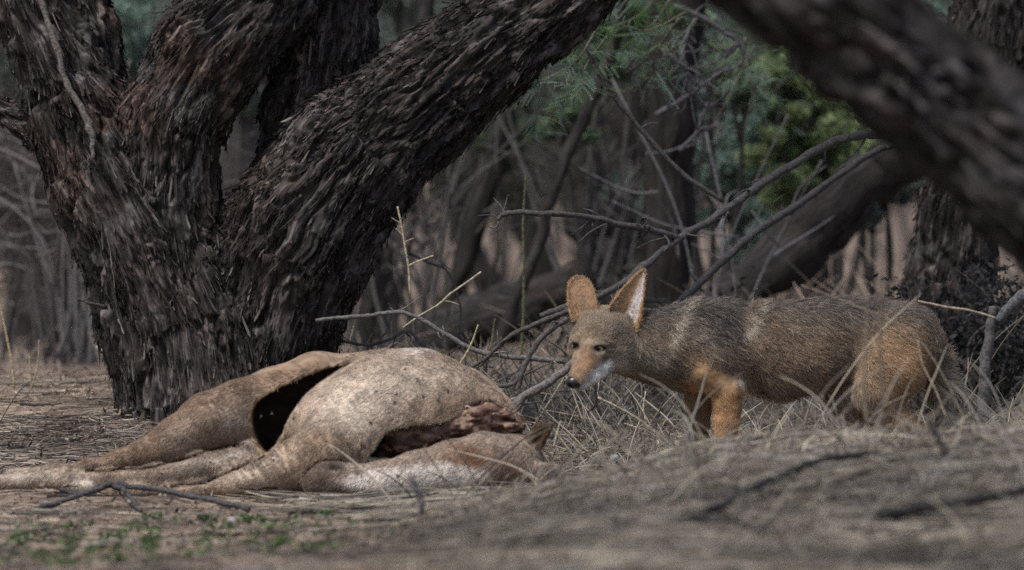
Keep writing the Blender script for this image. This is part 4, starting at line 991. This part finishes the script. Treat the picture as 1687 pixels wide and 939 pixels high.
wood('dead_branch', 'blurred dark fallen branch lying across the near right foreground', 'branch', [([(980, 905, 15.9), (1060, 880, 16.0), (1150, 850, 16.2), (1240, 805, 16.5), (1330, 765, 16.8), (1430, 745, 17.0)], 9, 5), ([(1150, 850, 16.2), (1200, 862, 16.0), (1260, 870, 15.8)], 6, 4)], 16.3, (.045, .04, .04), wob=.6, twigs=16, tl=.08)
wood('dead_branch', 'blurred dark fallen branch at the lower right picture edge', 'branch', [([(1450, 850, 15.8), (1540, 835, 15.9), (1620, 820, 16.0), (1720, 800, 16.1)], 11, 7)], 16, (.05, .043, .04), wob=.6, twigs=12, tl=.08)
wood('grey_post', 'dark grey weathered stem standing upright right of the jackal tail', 'stem', [([(1621, 720), (1620, 660), (1624, 600), (1632, 540), (1636, 505)], 13, 7)], 20.9, (.10, .092, .09), wob=.45)
wood('weathered_log', 'whitish weathered broken log end at the right edge', 'log', [([(1645, 530), (1664, 505), (1690, 486), (1740, 470), (1800, 462)], 7, 17)], 20.6, (.11, .108, .112), wob=.2)
wood('dry_stalk', 'long reddish dry stalk arching over the hindquarters of the jackal', 'stalk', [([(1320, 470), (1380, 492), (1450, 520), (1500, 545), (1530, 580), (1565, 640), (1592, 700)], 1.2, 1.6)], 18.9, (.27, .215, .16), wob=.25)
wood('dry_stalk', 'thin stalk crossing from the rough barked tree to the whitish log', 'stalk', [([(1512, 496), (1560, 506), (1600, 512), (1640, 524)], 2, 2)], 20.3, (.33, .26, .2), wob=.25)
wood('dry_stalk', 'pale blurred stalk standing before the far front paw of the jackal', 'stalk', [([(1132, 800), (1130, 760), (1128, 715)], 3, 2)], 16.8, (.40, .35, .28), wob=.3)
wood('dry_stalk', 'thin blurred upright stalk crossing the thigh of the jackal, the left of two', 'stalk', [([(1428, 700), (1424, 630), (1426, 560), (1430, 480)], 3, 1.6)], 17.4, (.24, .19, .14), wob=.2)
wood('dry_stalk', 'thin blurred upright stalk crossing the thigh of the jackal, the right of two', 'stalk', [([(1456, 700), (1452, 620), (1450, 540), (1454, 440)], 3, 1.6)], 17.2, (.2, .16, .125), wob=.2)
wood('dry_stalk', 'pale stalk leaning along the back of the jackal thigh', 'stalk', [([(1560, 690), (1540, 640), (1520, 600), (1512, 560)], 1.3, .9)], 19.0, (.42, .34, .25), wob=.2)
wood('grass_stalk', 'tall pale dry grass stalk at the left edge before the grey trunk', 'stalk', [([(24, 640), (18, 590), (8, 540), (-4, 480)], 2.4, 1.5)], 22.6, (.44, .36, .22), wob=.25)
wood('grass_stalk', 'thin pale upright stalk left of the massive tree foot', 'stalk', [([(52, 690), (52, 640), (48, 585)], 1.8, 1.2), ([(52, 640), (62, 600), (64, 560)], 1.2, .8)], 22.3, (.36, .3, .2), wob=.25)
wood('side_twig', 'thin dark twig poking out left from the massive trunk', 'twig', [([(128, 492), (150, 500), (176, 506)], 2, 3)], 21.6, (.06, .05, .05), wob=.3)
wood('pale_stick', 'short pale stick on the earth bank left of the massive tree', 'stick', [([(158, 572), (172, 580), (188, 596)], 2.6, 2)], 22.7, (.48, .43, .38), wob=.2)
wood('small_log', 'small grey log on the earth bank touching the massive trunk', 'log', [([(160, 566), (185, 568), (230, 570)], 7, 8)], 23.0, (.15, .13, .125), wob=.4)
for (u, v, D, r, lb) in ((1013, 753, 18.7, 4.5, 'small white scrap on the grass between carcass ear and jackal legs'), (382, 856, 18.0, 4, 'blurred white scrap on the bare ground below the foreleg of the carcass'), (1553, 898, 15.9, 5, 'blurred white scrap at the lower right in the shaded soil'), (895, 770, 0, 0, '')):
    if not r: continue
    x = P(u, v, D)[0]; m = MB(); zt = float(terrain(np.array(x), np.array(D)))
    Vq, Qq = nets(lambda p: ell(p, (0, 0, 0), (r * 1.5, r * .8, r)) + 4 * (fbm(p / 3, 2, int(u)) - .5), (-14, -10, -14), (14, 10, 14), .8)
    Wq = np.stack([Vq[:, 0], Vq[:, 2], -Vq[:, 1]], -1) * D / F + [x, D, max(zt + .01, P(u, v, D)[2])]
    tag(mesh('white_scrap', (Wq, Qq, np.zeros((0, 3), int), np.tile(c3(.55, .55, .57), (len(Wq), 1)), Wq), PLAIN), lb, 'scrap')

# ------------------------------------------------------------------ dry grass, litter, brush
def ground_normal_slope(x, y):
    return (terrain(x + .03, y) - terrain(x - .03, y)) / .06, (terrain(x, y + .03) - terrain(x, y - .03)) / .06

def litter(name, label, n, xr, yr, keep, length, rad, cols, ang, rise, stand=0.0, k=4, hgt=.012):
    x = R.uniform(*xr, n); y = R.uniform(*yr, n); kp = keep(x, y) > R.random(n); x, y = x[kp], y[kp]; n = len(x)
    z = terrain(x, y); a = ang(x, y) + R.normal(0, .55, n); L = length * R.gamma(4, .25, n)
    dx, dy = np.cos(a), np.sin(a); st = np.where(R.random(n) < stand, R.uniform(.6, 2.2, n), R.normal(0, rise, n))
    tt = np.linspace(0, 1, k); c = R.normal(0, .22, n)
    px = x[:, None] + L[:, None] * (dx[:, None] * tt - dy[:, None] * c[:, None] * tt ** 2); py = y[:, None] + L[:, None] * (dy[:, None] * tt + dx[:, None] * c[:, None] * tt ** 2)
    pz = terrain(px, py) + (hgt * R.random(n))[:, None] + L[:, None] * np.maximum(st, 0)[:, None] * (tt - .35 * tt ** 2)[None]
    cl_ = fbm(np.stack([x * 9, y * 5, x * 0], -1), 3, 19)[:, None]
    cols = np.asarray(cols); C = cols[R.integers(0, len(cols), n)] * R.uniform(.55, 1.4, (n, 1)) * np.clip(.05 + 1.9 * cl_, .3, 1.6)
    o = strands(name, np.stack([px, py, pz], -1), (rad * R.uniform(.6, 1.6, n))[:, None] * np.array([.8, 1, .9, .4])[None], C, STRAW, None, np.zeros(3))
    return tag(o, label, 'grass', kind='stuff')
STR = [(.30, .26, .205), (.25, .205, .155), (.19, .155, .125), (.12, .10, .085), (.38, .33, .25), (.26, .235, .21)]
mound = lambda x, y: smooth(-.25, .25, x - .02 + .25 * (y - 18.2) * (y > 18.2)) * smooth(13, 15, y) * smooth(20.4, 19.6, y)
litter('dry_grass', 'matted grey dry grass covering the mound in front of the jackal', 90000, (-.5, 1.5), (14.5, 20.4), mound, .085, .0010, STR, lambda x, y: R.choice([0.0, math.pi], len(x)) + .25, .05, .004, hgt=.026)
litter('grass_tufts', 'looser tufts of dry grass standing up from the mound', 9000, (-.3, 1.5), (15, 19.2), lambda x, y: mound(x, y) * smooth(18.4, 17.6, y) * smooth(.55, .68, fbm(np.stack([x * 6, y * 3, x * 0], -1), 2, 27)), .07, .0011, STR + [(.42, .37, .28)], lambda x, y: R.uniform(0, 6.28, len(x)), .3, .25, hgt=.03)
litter('crest_grass', 'short dry grass blades along the crest of the mound', 2600, (-.1, 1.5), (17.6, 19.2), mound, .04, .0008, STR + [(.42, .37, .28)], lambda x, y: R.uniform(0, 6.28, len(x)), .5, .3, hgt=.03)
litter('mound_straw', 'long pale straws lying over the matted grass mound', 7000, (-.4, 1.5), (15, 19.8), mound, .13, .0013, [(.36, .31, .245), (.30, .26, .21), (.22, .19, .155), (.08, .07, .062)], lambda x, y: R.choice([0.0, math.pi], len(x)) + R.normal(.2, .5, len(x)), .03, .003, hgt=.03)
litter('straw_litter', 'thin dry straw and needles scattered over the soil', 60000, (-1.6, 1.6), (13, 26.5), lambda x, y: .3 + .7 * smooth(.42, .6, fbm(np.stack([x * 2.2, y * 1.4, x * 0], -1), 3, 71)), .045, .0008, [(.42, .345, .26), (.33, .265, .205), (.25, .2, .165), (.15, .12, .10), (.38, .28, .21)], lambda x, y: R.uniform(0, 6.28, len(x)), .035, .001, hgt=.006)
litter('tangled_grass', 'tangled dry grass and thin stems behind the carcass head and under the jackal', 16000, (-.02, 1.35), (20.5, 23.8), lambda x, y: smooth(0, .15, x), .085, .0009, STR, lambda x, y: R.uniform(0, 6.28, len(x)), .25, .10, hgt=.02)
litter('bank_litter', 'dark twiggy litter at the foot of the massive tree', 7000, (-1.5, -.25), (20.3, 21.7), lambda x, y: np.ones(len(x)), .05, .0010, [(.07, .06, .052), (.13, .105, .09), (.25, .205, .165), (.33, .28, .23)], lambda x, y: R.normal(0, .8, len(x)), .05, .006, hgt=.014)
litter('far_grass', 'standing beige dry grass beyond the jackal, between the trunks', 14000, (.5, 1.9), (24.2, 31), lambda x, y: np.ones(len(x)), .10, .0014, [(.34, .265, .21), (.27, .21, .17), (.2, .155, .13)], lambda x, y: R.uniform(0, 6.28, len(x)), .4, .9)
litter('far_grass', 'thin dry grass on the plain far behind the trunks', 14000, (-3, 3), (24.5, 40), lambda x, y: np.ones(len(x)),   .09, .0018, [(.30, .235, .19), (.24, .19, .155), (.18, .14, .12)], lambda x, y: R.uniform(0, 6.28, len(x)), .15, .08)
ll = MB(); n = 26000; x = R.uniform(-1.7, 1.7, n); y = 13.2 + 11 * R.random(n) ** 1.3; kp = fbm(np.stack([x * 3, y * 1.6, x * 0], -1), 3, 91) > R.uniform(.3, .62, n); x, y = x[kp], y[kp]; n = len(x)
c = np.stack([x, y, terrain(x, y) + R.uniform(.004, .03, n)], -1); a = R.normal(size=(n, 3)) * [1, 1, .45]; a = nrm(a); b = nrm(np.cross(a, R.normal(0, .35, (n, 3)) + [0, 0, 1])); L = R.uniform(.003, .011, (n, 1)); W_ = L * R.uniform(.2, .5, (n, 1))
pal = np.array([(.06, .045, .035), (.13, .10, .08), (.23, .185, .145), (.30, .25, .20), (.10, .085, .075), (.22, .15, .10)])
ll.add(np.stack([c - a * L, c + b * W_, c + a * L + [0, 0, .004], c - b * W_], 1).reshape(-1, 3), np.arange(n * 4).reshape(-1, 4), None, np.repeat(pal[R.integers(0, 6, n)] * R.uniform(.6, 1.3, (n, 1)), 4, 0))
tag(mesh('leaf_litter', ll, STRAW), 'curled dry leaves and crumbs littering the soil', 'litter', kind='stuff')
sk = MB()
for q in range(520):
    x = R.uniform(-1.5, 1.5); y = R.uniform(13.5, 23); a = R.normal(0, .9); L = R.gamma(3, .02); dx, dy = math.cos(a) * L, math.sin(a) * L; t_ = np.array([-1, -.3, .4, 1])
    xx, yy = x + dx * t_ + R.normal(0, .05, 4) * L, y + dy * t_; zz = terrain(xx, yy) + .008 + R.random() * .02
    sk.tube(np.stack([xx, yy, zz], -1), [.003 * R.uniform(.5, 1.6), .0012], 5, .5, [(.05, .043, .04), (.11, .095, .085), (.24, .21, .18)][q % 3], 4, q)
tag(mesh('stick_litter', sk, TWIG), 'short broken sticks scattered over the woodland floor', 'litter', kind='stuff')
# brush of fine dead twigs behind the carcass
br = MB()
for q in range(260):
    u = R.uniform(560, 1080); D = R.uniform(21.2, 23.2); x = P(u, 0, D)[0]; z = float(terrain(np.array(x), np.array(D)))
    a = R.normal(0, .9); L = R.uniform(.04, .2) * (.6 + .4 * (u > 720)); b = np.array([x, D, z + R.random() ** 2 * .10]); e = b + np.array([math.sin(a) * L, R.normal(0, .04), abs(math.cos(a)) * L])
    cl = np.array([(.17, .155, .14), (.11, .10, .095), (.36, .31, .22)][int(R.integers(0, 3))])
    br.tube([b, (b + e) / 2 + R.normal(0, .012, 3), e], [.0022, .0017, .0008], 5, .4, cl, 5, q)
    if q % 2: f = b * .5 + e * .5; br.tube([f, f + R.normal(0, .03, 3) + [0, 0, .02]], [.0013, .0006], 4, 0, cl, 3)
tag(mesh('brush_twigs', br, TWIG), 'fine dead twigs and stalks tangled behind the carcass', 'brush', kind='stuff')
# small green sprouts in the foreground
gs = MB()
for q in range(230):
    cx, cy = R.uniform(-.95, .35), R.uniform(16.4, 18.9)
    if R.random() > .25 + .75 * (cx < -.3) : continue
    z = float(terrain(np.array(cx), np.array(cy)))
    leaf_cloud(gs, [(cx, cy, z + .012)], R.uniform(.012, .035), 14, .007, np.array([(.09, .17, .05), (.12, .18, .07), (.07, .11, .05)]), .5)
tag(mesh('green_sprouts', gs, LEAF), 'low green sprouts dotted over the bare ground in front of the carcass', 'sprouts', kind='stuff')

# feathery acacia sprays hanging below the slanting limb
def spray(name, label, twigs_, D, cols, nleaf, size=.055):
    root_pt = P(*twigs_[0][0], D); o = empty(name, root_pt, label, 'branch'); m = MB(); lf = MB()
    for q, tw in enumerate(twigs_):
        W = np.array([P(u, v, D + R.normal(0, .03)) for u, v in tw]); m.tube(W, np.linspace(.004, .0015, len(W)), 6, .3, (.15, .14, .10), 6, q); c = catmull(W, 8)
        for _ in range(nleaf):
            i = R.integers(1, len(c)); b = c[i]; d = nrm(R.normal(0, 1, 3) * [1, .8, .5] + [0, 0, -.15]); up_ = nrm(R.normal(0, .5, 3) + [0, -.3, 1]); L = size * R.uniform(.7, 1.3)
            cl = np.asarray(cols)[R.integers(0, len(cols))] * R.uniform(.75, 1.25)
            sd = nrm(np.cross(d, up_))
            for pr in range(4):
                r0 = b + d * L * (.25 + .27 * pr)
                for sg in (-1, 1):
                    pd = nrm(d * 1.0 + sd * sg * R.uniform(.7, 1.1) - up_ * R.uniform(-.1, .4)); pn = nrm(np.cross(pd, up_)); n = 9
                    t = (np.arange(n) + .5) / n; base = r0 + pd * (t * L * .62)[:, None] - up_ * (t ** 2 * L * .12)[:, None]
                    for s2 in (-1, 1):
                        tip = base + (pn * s2 + pd * .45) * L * .05; wd = pd * L * .016
                        lf.add(np.stack([base - wd, base + wd, tip + wd * .8, tip - wd * .8], 1).reshape(-1, 3), np.arange(n * 4).reshape(-1, 4), None, cl)
    mesh('stem', m, TWIG, o); f = mesh('foliage', lf, LEAF, o); tag(f, kind='stuff')
    return o
AC = [(.27, .37, .29), (.34, .45, .36), (.20, .29, .19), (.30, .37, .19)]
spray('acacia_spray', 'feathery grey green leaf spray hanging left of the thin hanging branch', [[(900, 20), (905, 70), (900, 110), (890, 150), (880, 215)], [(985, 45), (955, 95), (930, 120), (905, 140)], [(1000, 60), (965, 110), (960, 140), (975, 160)]], 22.2, AC, 13)
spray('acacia_spray', 'feathery blue green leaf spray hanging right of the thin hanging branch', [[(1120, 30), (1090, 70), (1060, 100), (1030, 120)], [(1110, 40), (1080, 90), (1075, 120), (1060, 135)], [(1130, 20), (1070, 50), (1020, 40)]], 22.6, AC, 11)
spray('acacia_spray', 'bright green leaf spray at the top beside the slanting limb', [[(1100, -30), (1060, 20), (1010, 45)], [(1110, -10), (1075, 40), (1040, 60)]], 23.4, [(.13, .27, .07), (.18, .32, .10), (.10, .2, .06)], 11)
spray('acacia_spray', 'pale feathery leaf spray under the left end of the arching limb', [[(1230, 60), (1220, 110), (1200, 140)], [(1240, 80), (1215, 130), (1180, 200)], [(1230, 100), (1240, 150), (1225, 210)]], 23.8, AC, 9)
wood('bare_branch', 'grey bare thorny branch beside the dark upright trunk near the top', 'branch',
     [([(1110, 10), (1150, 25), (1190, 50), (1215, 70), (1195, 95)], 5, 3), ([(1150, 25), (1130, 60), (1125, 100)], 4, 3), ([(1090, 80), (1120, 105), (1150, 140)], 4, 2.5), ([(1080, 190), (1130, 160), (1165, 135), (1200, 110)], 5, 2.5), ([(1120, 250), (1150, 215), (1165, 170)], 4, 2.5)], 23.6, (.135, .125, .128), twigs=16, tl=.07)
